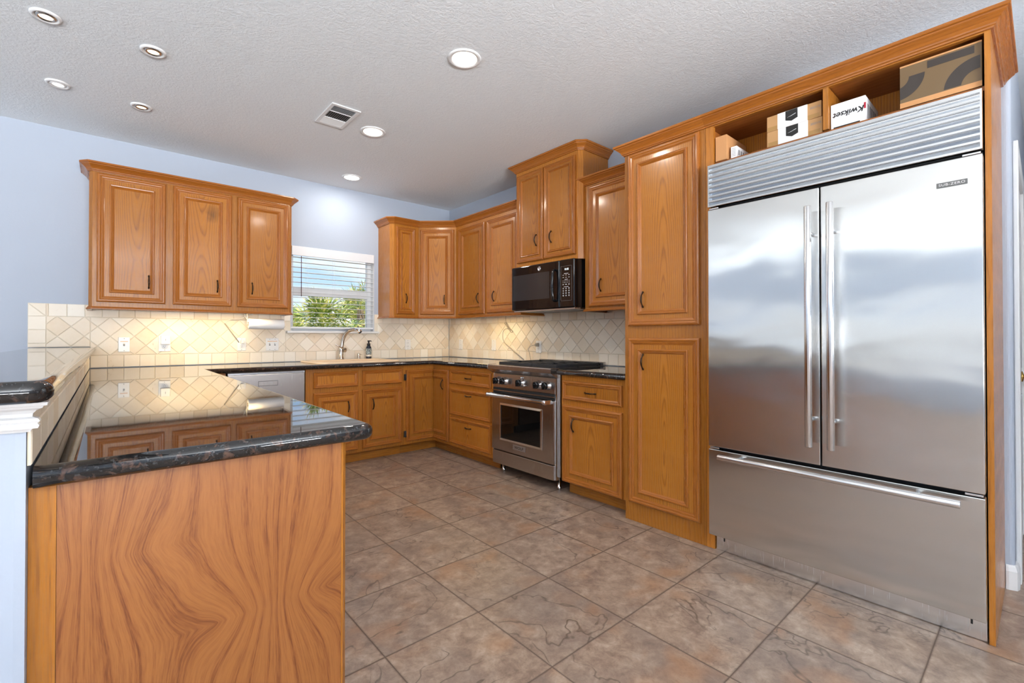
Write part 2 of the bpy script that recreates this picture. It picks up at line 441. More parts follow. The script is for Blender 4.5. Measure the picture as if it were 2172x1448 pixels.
def floor_mat():
    t = NT('slate_look_floor_tile'); x, y, z = t.sep(t.coord())
    T = 0.432
    fx = t.math('DIVIDE', t.math('SUBTRACT', x, 0.7827 - 10 * T), T); fy = t.math('DIVIDE', t.math('SUBTRACT', y, 2.4426 - 20 * T), T)
    ix, iy = t.math('FLOOR', fx), t.math('FLOOR', fy)
    def edge(f):
        a = t.math('FRACT', f); return t.math('MINIMUM', a, t.math('SUBTRACT', 1.0, a))
    ed = t.math('MULTIPLY', t.math('MINIMUM', edge(fx), edge(fy)), T)
    grout = t.ramp(ed, [(0.0030, t.g(1)), (0.0042, t.g(0))])
    wn_ = t.add('ShaderNodeTexWhiteNoise'); t.l.new(t.comb(ix, iy), wn_.inputs['Vector'])
    rv, rc = wn_.outputs['Value'], t.sep(wn_.outputs['Color'])
    p = t.comb(t.math('MULTIPLY_ADD', rc[0], 7.0, x), t.math('MULTIPLY_ADD', rc[1], 7.0, y), t.math('MULTIPLY', rv, 5.0))
    a = t.noise(p, 3.0, 4.0, 0.6, 0.4); b = t.noise(p, 14.0, 8.0, 0.72, 0.35); c2 = t.noise(p, 4.2, 2.0, 0.5, 0.3); d = t.noise(p, 60.0, 3.0, 0.6)
    col = t.ramp(b, [(0.30, lin('#6a584d')), (0.45, lin('#8b7667')), (0.56, lin('#9e8978')), (0.70, lin('#b5a292'))])
    col = t.mix(t.ramp(a, [(0.46, t.g(0)), (0.68, t.g(0.5))]), col, lin('#736761'))
    col = t.mix(t.ramp(c2, [(0.56, t.g(0)), (0.72, t.g(0.5))]), col, lin('#9c6f4b'))
    vein = t.math('ABSOLUTE', t.math('SUBTRACT', t.noise(p, 2.1, 4.0, 0.55, 0.5), 0.5))
    vm = t.math('MULTIPLY', t.ramp(vein, [(0.0015, t.g(1)), (0.006, t.g(0))]), t.ramp(a, [(0.44, t.g(0)), (0.54, t.g(0.8))]))
    col = t.mix(vm, col, lin('#4e4037'))
    col = t.mix(t.math('MULTIPLY', t.math('SUBTRACT', d, 0.5), 0.9), col, lin('#4f4138'))
    col = t.mix(grout, col, lin('#54443a'))
    h = t.math('ADD', t.math('MULTIPLY', b, 0.35), t.math('MULTIPLY', t.math('SUBTRACT', 1.0, grout), 1.0))
    h = t.math('SUBTRACT', h, t.math('MULTIPLY', vm, 0.3))
    t.p(Base_Color=col, Roughness=t.math('MULTIPLY_ADD', grout, 0.35, t.math('MULTIPLY_ADD', b, 0.22, 0.26)), Normal=t.bump(h, 0.35, 0.003))
    return t.mat
M_FLOOR = floor_mat()

def tile_mat():
    t = NT('tumbled_travertine'); c = t.coord()
    at = t.add('ShaderNodeAttribute', attribute_name='tint'); r = t.sep(at.outputs['Color'])
    n = t.noise(c, 26.0, 5.0, 0.6, 0.5); n2 = t.noise(c, 150.0, 2.0)
    base = t.mix(r[0], lin('#efe8da'), lin('#dac6a8'))
    base = t.mix(t.math('MULTIPLY', r[1], 0.35), base, lin('#dcc0a0'))
    base = t.mix(t.math('MULTIPLY', n, 0.45), base, lin('#efe8dc'))
    pit = t.ramp(n, [(0.26, t.g(1)), (0.34, t.g(0))])
    base = t.mix(t.math('MULTIPLY', pit, 0.6), base, lin('#a8906c'))
    t.p(Base_Color=base, Roughness=0.48, Normal=t.bump(t.math('ADD', n, t.math('MULTIPLY', n2, 0.3)), 0.18, 0.002)); return t.mat
M_TILE = tile_mat()
M_GROUT = simple('tile_grout', lin('#ddd3c1'), 0.9)

def glass_mat():
    t = NT('window_glass'); t.n.remove(t.b)
    tr = t.add('ShaderNodeBsdfTransparent'); gl = t.add('ShaderNodeBsdfGlossy'); gl.inputs['Roughness'].default_value = 0.0
    fr = t.add('ShaderNodeFresnel'); fr.inputs[0].default_value = 1.45
    m = t.add('ShaderNodeMixShader'); t.l.new(fr.outputs[0], m.inputs[0]); t.l.new(tr.outputs[0], m.inputs[1]); t.l.new(gl.outputs[0], m.inputs[2])
    t.l.new(m.outputs[0], t.out.inputs[0]); return t.mat
M_GLASS = glass_mat()
def leaf_mat():
    t = NT('palm_leaf'); n = t.noise(t.coord(), 9.0, 2.0)
    t.p(Base_Color=t.ramp(n, [(0.35, lin('#4a6a28')), (0.50, lin('#93a848')), (0.64, lin('#e6d87c'))]), Roughness=0.45); return t.mat
M_LEAF = leaf_mat()
M_TRUNK = simple('palm_trunk', lin('#7d6a50'), 0.9)
M_GROUND = simple('garden_ground', lin('#8f8a6c'), 0.95)
# ================================================================== the room
struct('floor', box(XL - .12, XR + .12, YN - .12, YA + .13, -0.12, 0), M_FLOOR)
struct('ceiling', box(XL - .12, XR + .12, YN - .12, YA + .13, ZC, ZC + 0.12), M_CEIL)

def wall_with_holes(m, axis, p0, p1, a0, a1, z0, z1, holes):
    # solid wall between p0..p1 across its thickness, a0..a1 along, with rectangular holes (a, b, zlo, zhi)
    def bx(a, b, lo, hi):
        if b - a < 1e-4 or hi - lo < 1e-4: return
        if axis == 'x': m.box(a, b, p0, p1, lo, hi)
        else: m.box(p0, p1, a, b, lo, hi)
    cur = a0
    for a, b, lo, hi in sorted(holes):
        bx(cur, a, z0, z1); bx(a, b, z0, lo); bx(a, b, hi, z1); cur = b
    bx(cur, a1, z0, z1)
WX0, WX1, WZ0, WZ1 = 1.36, 2.227, 1.238, 2.078
m = MB(); wall_with_holes(m, 'x', YA, YA + 0.13, XL, XB + .12, 0, ZC, [(WX0, WX1, WZ0, WZ1)])
struct('wall_north', m, M_WALL)
m = MB(); r = 0.022
arc = [(XB + r - r * cos(a), 0.097 + r - r * sin(a)) for a in [pi / 2 * k / 6 for k in range(7)]]
m.prism(arc + [(XB + .12, 0.097), (XB + .12, YA - .001), (XB, YA - .001)], 0, ZC)
struct('wall_east', m, M_WALL)
m = MB(); wall_with_holes(m, 'x', 0.097, 0.22, XB + .122, XR, 0, ZC, [(3.40, 4.16, 0, 2.03)])
struct('wall_hall', m, M_WALL)
m = MB(); wall_with_holes(m, 'y', XL - .12, XL, YN, YA, 0, ZC, [(a, b, 0.70, 1.88) for a, b in WIN_L])
struct('wall_west', m, M_WALL)
m = MB(); wall_with_holes(m, 'x', YN - .12, YN, XL, XR, 0, ZC, [(a, b, 0.5, 2.2) for a, b in WIN_N])
struct('wall_south', m, M_WALL)
struct('wall_hall_end', box(XR, XR + .12, YN, 0.22, 0, ZC), M_WALL)

# windows of the living side (seen only as reflections)
def window_frame(m, axis, p, a0, a1, z0, z1, th=0.05, dep=0.05, mull=2, rail=None):
    def bx(a, b, lo, hi):
        if axis == 'x': m.box(a, b, p, p + dep, lo, hi)
        else: m.box(p, p + dep, a, b, lo, hi)
    bx(a0, a0 + th, z0, z1); bx(a1 - th, a1, z0, z1); bx(a0 + th, a1 - th, z0, z0 + th); bx(a0 + th, a1 - th, z1 - th, z1)
    for k in range(1, mull):
        c = a0 + (a1 - a0) * k / mull; bx(c - th / 2, c + th / 2, z0 + th, z1 - th)
    if rail: bx(a0 + th, a1 - th, rail[0], rail[1])
k = 2
for a, b in WIN_L:
    m = MB(); window_frame(m, 'y', XL - .07, a, b, 0.70, 1.88, mull=3, rail=(1.06, 1.11)); struct('window_%d' % k, m, M_WHITE); k += 1
for a, b in WIN_N:
    m = MB(); window_frame(m, 'x', YN - .10, a, b, 0.5, 2.2, mull=3); struct('window_%d' % k, m, M_WHITE); k += 1

# kitchen window: frame, meeting rail and glass
m = MB(); window_frame(m, 'x', YA + .075, WX0, WX1, WZ0, WZ1, th=0.045, dep=0.05, mull=1, rail=(1.595, 1.672))
w1 = struct('window_1', m, M_WHITE, bevel=.003)
g = box(WX0 + .045, WX1 - .045, YA + .098, YA + .102, WZ0 + .045, 1.595); g.box(WX0 + .045, WX1 - .045, YA + .098, YA + .102, 1.672, WZ1 - .045)
part('pane', g, M_GLASS, w1)
lj = MB()
lj.box(WX1 - .004, WX1 - .0005, YA + .001, YA + .0745, WZ0, WZ1 - .0005); lj.box(WX0 + .0005, WX0 + .004, YA + .001, YA + .0745, WZ0, WZ1 - .0005); lj.box(WX0 + .004, WX1 - .004, YA + .001, YA + .0745, WZ1 - .004, WZ1 - .0005)
struct('trim_4', lj, M_WHITE)
# sill under the blind
sl = MB(); sl.box(1.316, 2.266, YA - .055, YA - .001, 1.217, 1.2375); sl.box(WX0, WX1, YA - .001, YA + .074, 1.2175, 1.2375)
struct('trim_1', sl, M_WHITE, bevel=.004)

# baseboards and the door beyond the refrigerator
def base_profile(): return [(0, 0), (.014, 0), (.014, .085), (.008, .105), (.004, .112), (0, .112)]
m = MB(); m.sweep([(XB, 0.126), (XB, 0.119), (XB + .007, 0.101), (XB + .022, 0.0965), (3.3, 0.0965)], base_profile()); struct('baseboard_hall', m, M_WHITE)
m = MB(); m.box(3.31, 3.40, 0.078, 0.0965, 0, 2.12); m.box(4.16, 4.25, 0.078, 0.0965, 0, 2.12); m.box(3.40, 4.16, 0.078, 0.0965, 2.03, 2.12)
struct('trim_2', m, M_WHITE, bevel=.004)
d1 = box(3.403, 4.157, 0.092, 0.13, 0.008, 2.027)
for zz in ((0.15, 0.85), (1.0, 1.9)):
    for xx in ((3.5, 3.74), (3.82, 4.06)): d1.box(xx[0], xx[1], 0.088, 0.092, zz[0], zz[1])
dd = struct('door_1', d1, M_WHITE)
kb = MB(); kb.lathe([(.03, 0), (.03, .006), (.012, .010), (.012, .03), (.026, .042), (.028, .055), (.018, .066), (0, .068)], (4.09, 0.092, 0.945), '-y', 20)
part('door_knob', kb, M_BRASS, dd)

# garden
m = box(-30, 40, YA + .5, 60, -0.5, -0.3); struct('ground_garden', m, M_GROUND)

# ================================================================== joinery helpers
ROTB = -pi / 2
RINGS = [(0, 0, 0), (0, .011, 0), (.003, .017, 0), (.010, .0215, 0), (.017, .021, 0), (.0235, .017, 0), (.025, .0185, 0), (.032, .0175, 0), (.038, .014, 0), (.043, .0125, 0),
         (.070, .0125, 1), (.0705, .018, 0), (.075, .0215, 0), (.081, .0205, 0), (.086, .0165, 0), (.088, .0175, 0), (.094, .013, 0), (.098, .0105, 0)]
RINGS_NARROW = [(i * (.72 if i > .043 else .85), d, f) for i, d, f in RINGS]
RINGS_D = [(0, 0, 0), (0, .011, 0), (.003, .017, 0), (.008, .021, 0), (.014, .0205, 0), (.019, .016, 0), (.021, .0175, 0), (.027, .016, 0), (.032, .012, 0), (.035, .0105, 0)]
def front_mesh(w, h, rings, name='door', half=None):
    m = MB(); R = []
    ww = w * 2 if half else w
    for i, d, f in rings:
        R.append([m.vert(p) for p in ((i, -d, i), (ww - i, -d, i), (ww - i, -d, h - i), (i, -d, h - i))])
    for k in range(len(R) - 1):
        flat = rings[k + 1][2]
        for s in range(4):
            a, b = R[k][s], R[k][(s + 1) % 4]; c, d_ = R[k + 1][(s + 1) % 4], R[k + 1][s]
            q = [a, b, c, d_]
            if flat: uv = [(m.v[i][0] - w / 2, m.v[i][2]) for i in q]
            elif s in (0, 2): uv = [(m.v[i][2] * 1.0 + m.v[i][1], m.v[i][0]) for i in q]
            else: uv = [(m.v[i][0] + m.v[i][1], m.v[i][2]) for i in q]
            m.face(q, uv=uv, mi=0 if flat else 1)
    q = R[-1]; m.face(q, uv=[(m.v[i][0] - w / 2, m.v[i][2]) for i in q], mi=0)
    me = m.mesh(name, [M_OAK, M_OAKR])
    if half:
        bm = bmesh.new(); bm.from_mesh(me)
        bmesh.ops.bisect_plane(bm, geom=bm.verts[:] + bm.edges[:] + bm.faces[:], plane_co=(w, 0, 0), plane_no=(1, 0, 0), clear_outer=(half == 'left'), clear_inner=(half == 'right'))
        if half == 'right': bmesh.ops.translate(bm, verts=bm.verts[:], vec=(-w, 0, 0))
        bm.to_mesh(me); bm.free()
    return me
def handle_mesh():
    m = MB(); zz = [-.053, -.050, -.045, -.039, -.030, -.018, 0, .018, .030, .039, .045, .050, .053]
    yy = [.003, .004, .006, .011, .0185, .0245, .027, .0245, .0185, .011, .006, .004, .003]
    rr = [.0015, .0045, .0065, .0045, .0036, .0052, .0060, .0052, .0036, .0045, .0065, .0045, .0015]
    m.tube([(0, -y, z) for y, z in zip(yy, zz)], rr, 10, ref=(1, 0, 0))
    return m.mesh('handle', M_BRONZE)
ME_HANDLE = handle_mesh()
def front(parent, name, x, z, w, h, rings=RINGS, handle=None, loc=None, rot=0, half=None, y=0.0):
    o = link(name, front_mesh(w, h, rings, name, half), parent, loc or (x, y, z), (0, 0, rot))
    if handle:
        hx, hz, ho = handle
        d = 0.0105
        link('handle', ME_HANDLE, o, (hx, -d, hz), (0, pi / 2 if ho == 'h' else 0, 0))
    return o
CROWN = [(0, 0), (.008, 0), (.010, .006), (.015, .009), (.017, .015), (.024, .025), (.036, .036), (.044, .042), (.046, .047), (.053, .049), (.055, .052), (.055, .062), (0, .062)]
RAIL = [(-.018, 0), (.010, 0), (.014, .003), (.014, .008), (.008, .013), (.003, .022), (-.018, .022)]
def molding(parent, name, path, prof, z, a=None, b=None):
    """moulding along path; only segments a..b are built, mitred to their neighbours"""
    m = MB()
    if a is None: m.sweep(path, prof, z)
    else:
        full = MB(); P = [Vector(p) for p in path]; n = len(P); M = []
        for i in range(n):
            ds = []
            if i > 0: ds.append((P[i] - P[i - 1]).normalized())
            if i < n - 1: ds.append((P[i + 1] - P[i]).normalized())
            nn = [Vector((d.y, -d.x)) for d in ds]
            if len(nn) == 1: M.append(nn[0])
            else:
                q = (nn[0] + nn[1]).normalized(); M.append(q / q.dot(nn[0]))
        rg = [[m.vert((P[i].x + M[i].x * o, P[i].y + M[i].y * o, z + h)) for o, h in prof] for i in range(a, b + 1)]
        acc = [0]
        for p, q in zip(prof, prof[1:]): acc.append(acc[-1] + math.hypot(p[0] - q[0], p[1] - q[1]))
        L = 0
        for i in range(len(rg) - 1):
            d = (P[a + i + 1] - P[a + i]).length
            for k in range(len(prof) - 1):
                m.face([rg[i][k], rg[i + 1][k], rg[i + 1][k + 1], rg[i][k + 1]], uv=[(acc[k], L), (acc[k], L + d), (acc[k + 1], L + d), (acc[k + 1], L)])
            L += d
        m.face(rg[0][:]); m.face(rg[-1][::-1])
    return part(name, m, M_OAKR, parent)

# ================================================================== wall cabinets
# three-door cabinet left of the window
c = thing('wall_cabinet', 'three-door oak wall cabinet hung left of the window, dark smudge on its middle door', 'cabinet', (-0.09, 4.472, 0), group='oak wall cabinets')
fp = [(0, 0), (1.352, 0), (1.375, .023), (1.375, .303), (-.02, .303), (-.02, .025)]
part('carcass', one('prism', fp, 1.400, 2.40), M_OAKS, c)
path = [(-.02, .303), (-.02, .025), (0, 0), (1.352, 0), (1.375, .023), (1.375, .303)]
molding(c, 'crown_molding', path, CROWN, 2.385); molding(c, 'light_rail', path, RAIL, 1.380)
for x0, x1, hs in ((.024, .432, 'r'), (.479, .887, 'r'), (.928, 1.339, 'l')):
    w = x1 - x0; h = 2.375 - 1.434
    dr = front(c, 'door', x0, 1.434, w, h, RINGS, (w - .105 if hs == 'r' else .115, .165, 'v'))
    if x0 == .479: smudge_door = dr

def smudge_mat():
    mt = M_OAK.copy(); mt.name = 'oak_panel_smudged'; nt = mt.node_tree
    pb = [n for n in nt.nodes if n.type == 'BSDF_PRINCIPLED'][0]; src = pb.inputs['Base Color'].links[0].from_socket
    def nd(t, **k):
        n = nt.nodes.new(t)
        for a, b in k.items(): setattr(n, a, b)
        return n
    tc_ = nd('ShaderNodeTexCoord'); mp_ = nd('ShaderNodeMapping'); mp_.inputs['Location'].default_value = (-.272 * 9, 0, -.765 * 6.5); mp_.inputs['Scale'].default_value = (9, 0, 6.5)
    nt.links.new(tc_.outputs['Object'], mp_.inputs[0]); ln_ = nd('ShaderNodeVectorMath', operation='LENGTH'); nt.links.new(mp_.outputs[0], ln_.inputs[0])
    nz_ = nd('ShaderNodeTexNoise'); nz_.inputs['Scale'].default_value = 14; nt.links.new(tc_.outputs['Object'], nz_.inputs['Vector'])
    ad = nd('ShaderNodeMath', operation='MULTIPLY_ADD'); nt.links.new(nz_.outputs[0], ad.inputs[0]); ad.inputs[1].default_value = .9; nt.links.new(ln_.outputs['Value'], ad.inputs[2])
    rp_ = nd('ShaderNodeValToRGB'); rp_.color_ramp.elements[0].position = .45; rp_.color_ramp.elements[0].color = (.62, .62, .62, 1); rp_.color_ramp.elements[1].position = 1.0; rp_.color_ramp.elements[1].color = (0, 0, 0, 1)
    nt.links.new(ad.outputs[0], rp_.inputs[0]); mx_ = nd('ShaderNodeMix', data_type='RGBA'); nt.links.new(rp_.outputs[0], mx_.inputs[0]); nt.links.new(src, mx_.inputs[6]); mx_.inputs[7].default_value = lin('#3d2614')
    nt.links.new(mx_.outputs[2], pb.inputs['Base Color']); return mt
smudge_door.data.materials[0] = smudge_mat()

# narrow cabinet, corner cabinet and two-door cabinet right of the window
PU = [(2.277, 4.775), (2.277, 4.505), (2.312, 4.472), (2.608, 4.472), (2.915, 4.19), (2.915, 3.158)]
c = thing('wall_cabinet', 'narrow one-door oak wall cabinet just right of the window', 'cabinet', (0, 0, 0), group='oak wall cabinets')
part('carcass', one('prism', [PU[0], PU[1], PU[2], (2.607, 4.472), (2.607, 4.775)], 1.400, 2.40), M_OAKS, c)
molding(c, 'crown_molding', PU, CROWN, 2.385, 0, 3); molding(c, 'light_rail', PU, RAIL, 1.380, 0, 3)
front(c, 'door', 2.336, 1.424, .222, .934, RINGS_NARROW, (.112, .17, 'v'), y=4.472)
c = thing('wall_cabinet', 'diagonal corner oak wall cabinet with one door, where the two walls meet', 'cabinet', (0, 0, 0), group='oak wall cabinets')
part('carcass', one('prism', [(2.609, 4.472), (2.914, 4.191), (3.218, 4.191), (3.218, 4.775), (2.609, 4.775)], 1.400, 2.40), M_OAKS, c)
molding(c, 'crown_molding', PU, CROWN, 2.385, 3, 4); molding(c, 'light_rail', PU, RAIL, 1.380, 3, 4)
dg = math.atan2(4.19 - 4.472, 2.915 - 2.608); dl = math.hypot(.307, .282)
front(c, 'door', 0, 0, dl - .042, .934, RINGS, (dl - .042 - .108, .165, 'v'), loc=(2.608 + .021 * cos(dg), 4.472 + .021 * sin(dg), 1.424), rot=dg)
c = thing('wall_cabinet', 'two-door oak wall cabinet between the corner cabinet and the microwave', 'cabinet', (2.915, 4.19, 0), ROTB, group='oak wall cabinets')
part('carcass', box(.001, 1.032, 0, .303, 1.400, 2.40), M_OAKS, c)
m = molding(c, 'crown_molding', [(-.307 * 0 - .282, -.307), (0, 0), (1.032, 0)], CROWN, 2.385, 1, 2)
molding(c, 'light_rail', [(-.282, -.307), (0, 0), (1.048, 0), (1.048, .303)], RAIL, 1.380, 1, 3)
front(c, 'door', .056, 1.416, .462, .931, RINGS, (.462 - .105, .165, 'v'))
front(c, 'door', .556, 1.416, .462, .931, RINGS, (.112, .165, 'v'))
# above the microwave
c = thing('wall_cabinet', 'tall two-door oak wall cabinet over the black microwave, crown touching the ceiling', 'cabinet', (2.865, 3.15, 0), ROTB, group='oak wall cabinets')
part('carcass', one('prism', [(0, 0), (.733, 0), (.763, .03), (.763, .353), (0, .353)], 1.806, 2.69), M_OAKS, c)
molding(c, 'crown_molding', [(0, .353), (0, 0), (.733, 0), (.763, .03), (.763, .353)], CROWN, 2.678)
front(c, 'door', .022, 1.846, .334, .797, RINGS_NARROW, (.334 - .085, .18, 'v'))
front(c, 'door', .362, 1.846, .352, .797, RINGS_NARROW, (.088, .18, 'v'))
# right of the microwave
c = thing('wall_cabinet', 'one-door oak wall cabinet squeezed between the microwave and the tall pantry', 'cabinet', (2.915, 2.385, 0), ROTB, group='oak wall cabinets')
part('carcass', box(0, .606, 0, .303, 1.400, 2.40), M_OAKS, c)
molding(c, 'crown_molding', [(0, .02), (0, 0), (.606, 0)], CROWN, 2.385); molding(c, 'light_rail', [(0, .303), (0, 0), (.606, 0)], RAIL, 1.380)
front(c, 'door', .045, 1.415, .54, .952, RINGS, (.118, .165, 'v'))

# ================================================================== pantry and refrigerator surround
c = thing('pantry_cabinet', 'tall oak pantry cabinet with one upper and one lower door beside the refrigerator', 'cabinet', (2.575, 1.776, 0), ROTB)
part('carcass', box(0, .536, 0, .643, 0.001, 2.37), M_OAKS, c)
molding(c, 'crown_molding', [(0, .27), (0, 0), (.5365, 0)], CROWN, 2.358)
front(c, 'door', .031, 1.247, .474, 1.105, RINGS, (.110, .165, 'v'))
front(c, 'door', .031, 0.121, .474, 1.050, RINGS, (.110, 1.05 - .15, 'v'))

c = thing('refrigerator_surround', 'oak surround with two open cubbies over the steel refrigerator', 'cabinet', (2.575, 1.239, 0), ROTB)
part('stile', box(.0005, .045, 0, .02, 0.001, 2.39), M_OAKS, c)
part('side_panel', box(1.0935, 1.111, 0, .643, 0.001, 2.39), M_OAKS, c)
part('side_panel', box(.0005, .018, .0205, .643, 0.001, 2.39), M_OAKIN, c)
part('top_rail', box(.0455, 1.093, 0, .02, 2.352, 2.39, g='x'), M_OAKS, c)
part('divider', box(.564, .586, 0.001, .30, 2.156, 2.352), M_OAKS, c)
part('shelf', box(.0185, 1.093, .0205, .62, 2.137, 2.155, g='x'), M_OAKIN, c)
part('top_panel', box(.0185, 1.093, .0205, .62, 2.357, 2.372, g='x'), M_OAKIN, c)
part('back_panel', box(.0185, 1.093, .302, .312, 2.156, 2.356), M_OAK, c)
molding(c, 'crown_molding', [(0, 0), (1.111, 0), (1.111, .643)], CROWN, 2.358)

# ================================================================== base cabinets
def toe(parent, x0, x1, y): part('toe_kick', box(x0, x1, y, y + .012, 0.001, .10, g='x'), M_OAKS, parent)
c = thing('base_cabinet', 'sink base cabinet with two false drawer fronts and two doors under the sink', 'cabinet', (1.312, 4.167, 0), group='oak base cabinets')
m = box(0, .949, 0, .02, .10, .891); m.box(0, .018, .02, .605, .10, .891); m.box(.931, .949, .02, .605, .10, .891); m.box(.018, .931, .02, .605, .10, .118)
part('carcass', m, M_OAKS, c); toe(c, 0, .949, .075)
for x0, x1, hs in ((.064, .471, 'r'), (.513, .926, 'l')):
    w = x1 - x0
    front(c, 'drawer_front', x0, .722, w, .142, RINGS_D)
    front(c, 'door', x0, .130, w, .553, RINGS, (w - .095 if hs == 'r' else .105, .553 - .145, 'v'))
c = thing('base_cabinet', 'inside-corner base cabinet with an L-shaped folding door', 'cabinet', (0, 0, 0), group='oak base cabinets')
part('carcass', one('prism', [(2.262, 4.167), (2.61, 4.167), (2.61, 3.854), (3.217, 3.854), (3.217, 4.775), (2.262, 4.775)], .10, .891), M_OAKS, c)
m = box(2.262, 2.698, 4.242, 4.254, .001, .10, g='x'); m.box(2.685, 2.697, 3.854, 4.242, .001, .10, g='y'); part('toe_kick', m, M_OAKS, c)
front(c, 'door', 2.284, .127, .304, .718, RINGS, None, half='left', y=4.167)
front(c, 'door', 0, 0, .279, .718, RINGS, (.279 - .105, .718 - .15, 'v'), loc=(2.61, 4.146, .127), rot=ROTB, half='right')
for zz in (.775, .205):
    m = box(2.2635, 2.283, 4.155, 4.1665, zz - .03, zz + .03); m.tube([(2.2825, 4.155, zz - .032), (2.2825, 4.155, zz + .032)], .005, 8); part('hinge', m, M_BLACKM, c)
c = thing('base_cabinet', 'three-drawer oak base cabinet left of the range', 'cabinet', (2.61, 3.852, 0), ROTB, group='oak base cabinets')
part('carcass', box(0, .68, 0, .605, .10, .891), M_OAKS, c); toe(c, 0, .68, .075)
for z0, z1 in ((.716, .853), (.414, .668), (.133, .387)):
    front(c, 'drawer', .010, z0, .645, z1 - z0, RINGS_D, (.305, (z1 - z0) * (.5 if z0 > .7 else .80 if z0 > .4 else .72), 'h'))
c = thing('base_cabinet', 'oak base cabinet with one drawer over one door, right of the range', 'cabinet', (2.61, 2.362, 0), ROTB, group='oak base cabinets')
part('carcass', box(0, .584, 0, .605, .10, .891), M_OAKS, c); toe(c, .012, .584, .075)
front(c, 'drawer', .016, .711, .528, .142, RINGS_D, (.264, .068, 'h'))
front(c, 'door', .016, .102, .528, .570, RINGS, (.108, .570 - .14, 'v'))
c = thing('base_cabinet', 'oak blind-corner base cabinet wedged between the peninsula and the dishwasher', 'cabinet', (.506, 4.167, 0), group='oak base cabinets')
part('carcass', box(0, .20, 0, .605, .10, .891), M_OAKS, c); toe(c, 0, .20, .075)
# peninsula
c = thing('peninsula_cabinet', 'peninsula base with a broad light oak end panel facing the viewer', 'cabinet', (0, 0, 0), group='oak base cabinets')
part('carcass', box(-.104, .485, 1.264, 4.765, .10, .891), M_OAKS, c)
m = MB(); m.box(-.074, .487, 1.246, 1.2635, .001, .891)
m.uv = [[(a - .135, b) for a, b in q] for q in m.uv]
part('end_panel', m, M_OAKE, c)
part('end_stile', box(-.113, -.0745, 1.244, 1.2635, .001, .891), M_OAKS, c)
part('corner_strip', one('prism', [(.4875, 1.246), (.492, 1.246), (.503, 1.257), (.503, 1.285), (.4875, 1.285)], .001, .891), M_OAKS, c)
m = box(.415, .427, 1.286, 4.76, .001, .10, g='y'); part('toe_kick', m, M_OAKS, c)
for k in range(4):
    y0 = 1.33 + k * .68
    front(c, 'drawer', 0, 0, .62, .142, RINGS_D, (.31, .07, 'h'), loc=(.486, y0, .722), rot=pi / 2)
    front(c, 'door', 0, 0, .62, .553, RINGS, (.52, .41, 'v'), loc=(.486, y0, .130), rot=pi / 2)

# ================================================================== worktops
def arcpts(cx, cy, r, a0, a1, n=7): return [(cx + r * cos(a0 + (a1 - a0) * k / n), cy + r * sin(a0 + (a1 - a0) * k / n)) for k in range(n + 1)]
tr = .035
out = [(-.1045, 1.207)] + arcpts(.572 - tr, 1.207 + tr, tr, -pi / 2, 0) + [(.572, 4.115), (2.565, 4.115), (2.565, 3.172), (3.208, 3.172), (3.208, 4.765), (-.1045, 4.765)]
m = MB(); m.slab(out, .893, CT, .019)
def square_to_walls(m, x0=None, x1=None, y1=None):   # edges that butt against a wall are left square
    m.v = [(x0[1] if x0 and x < x0[0] else x1[1] if x1 and x > x1[0] else x, y1[1] if y1 and y > y1[0] else y, z) for x, y, z in m.v]
square_to_walls(m, (-.083, -.1045), (3.186, 3.2105), (4.744, 4.7675))
me = m.mesh('worktop', M_GRAN)
wt = link('worktop', me); wt['kind'] = 'thing'
tag(wt, 'polished dark granite worktop running from the peninsula round under the window to the range', 'worktop')
cut = link('cutter', box(1.455, 2.205, 4.205, 4.685, .8, 1.0).mesh('cutter', M_GRAN))
bo = wt.modifiers.new('hole', 'BOOLEAN'); bo.object = cut; bo.operation = 'DIFFERENCE'; bo.solver = 'EXACT'
dgp = bpy.context.evaluated_depsgraph_get(); dgp.update()
nm = bpy.data.meshes.new_from_object(wt.evaluated_get(dgp)); wt.modifiers.clear(); wt.data = nm; nm.name = 'worktop'
bpy.data.objects.remove(cut)
m = MB(); m.slab([(2.565, 1.779), (3.208, 1.779), (3.208, 2.374), (2.565, 2.374)], .893, CT, .019)
square_to_walls(m, None, (3.186, 3.2105))
w2 = link('worktop', m.mesh('worktop', M_GRAN)); tag(w2, 'short piece of dark granite worktop between the range and the pantry', 'worktop')

# raised bar on its half wall
kp = [(-.1135, 1.213), (-.1135, 4.774), (-.30, 4.774), (-.30, 1.36), (-.163, 1.223), (-.128, 1.213)]
struct('wall_bar', one('prism', kp, 0.001, 1.0585), M_WALL)
br = .035
out = arcpts(-.073 - br, 1.128 + br, br, -pi / 2, 0) + [(-.073, 4.765), (-.43, 4.765), (-.43, 1.128)]
m = MB(); m.slab(out, 1.060, 1.100, .019); square_to_walls(m, None, None, (4.744, 4.7675))
bt = link('bar_top', m.mesh('bar_top', M_GRAN)); tag(bt, 'raised dark granite bar top on the half wall beside the peninsula', 'bar top')
# white moulding under the end of the bar
TP = [(.0, -.056), (.005, -.056), (.008, -.050), (.016, -.049), (.018, -.044), (.015, -.040), (.019, -.036), (.016, -.031), (.008, -.028), (.009, -.022), (.014, -.016), (.022, -.012), (.024, -.008), (.029, -.007), (.030, -.001), (.0, -.001)]
m = MB(); m.sweep([(-.3005, 4.0), (-.3005, 1.3598), (-.1632, 1.2225), (-.1281, 1.2125), (-.113, 1.2125), (-.113, 1.2165)], TP, 1.0585); struct('trim_3', m, M_WHITE)

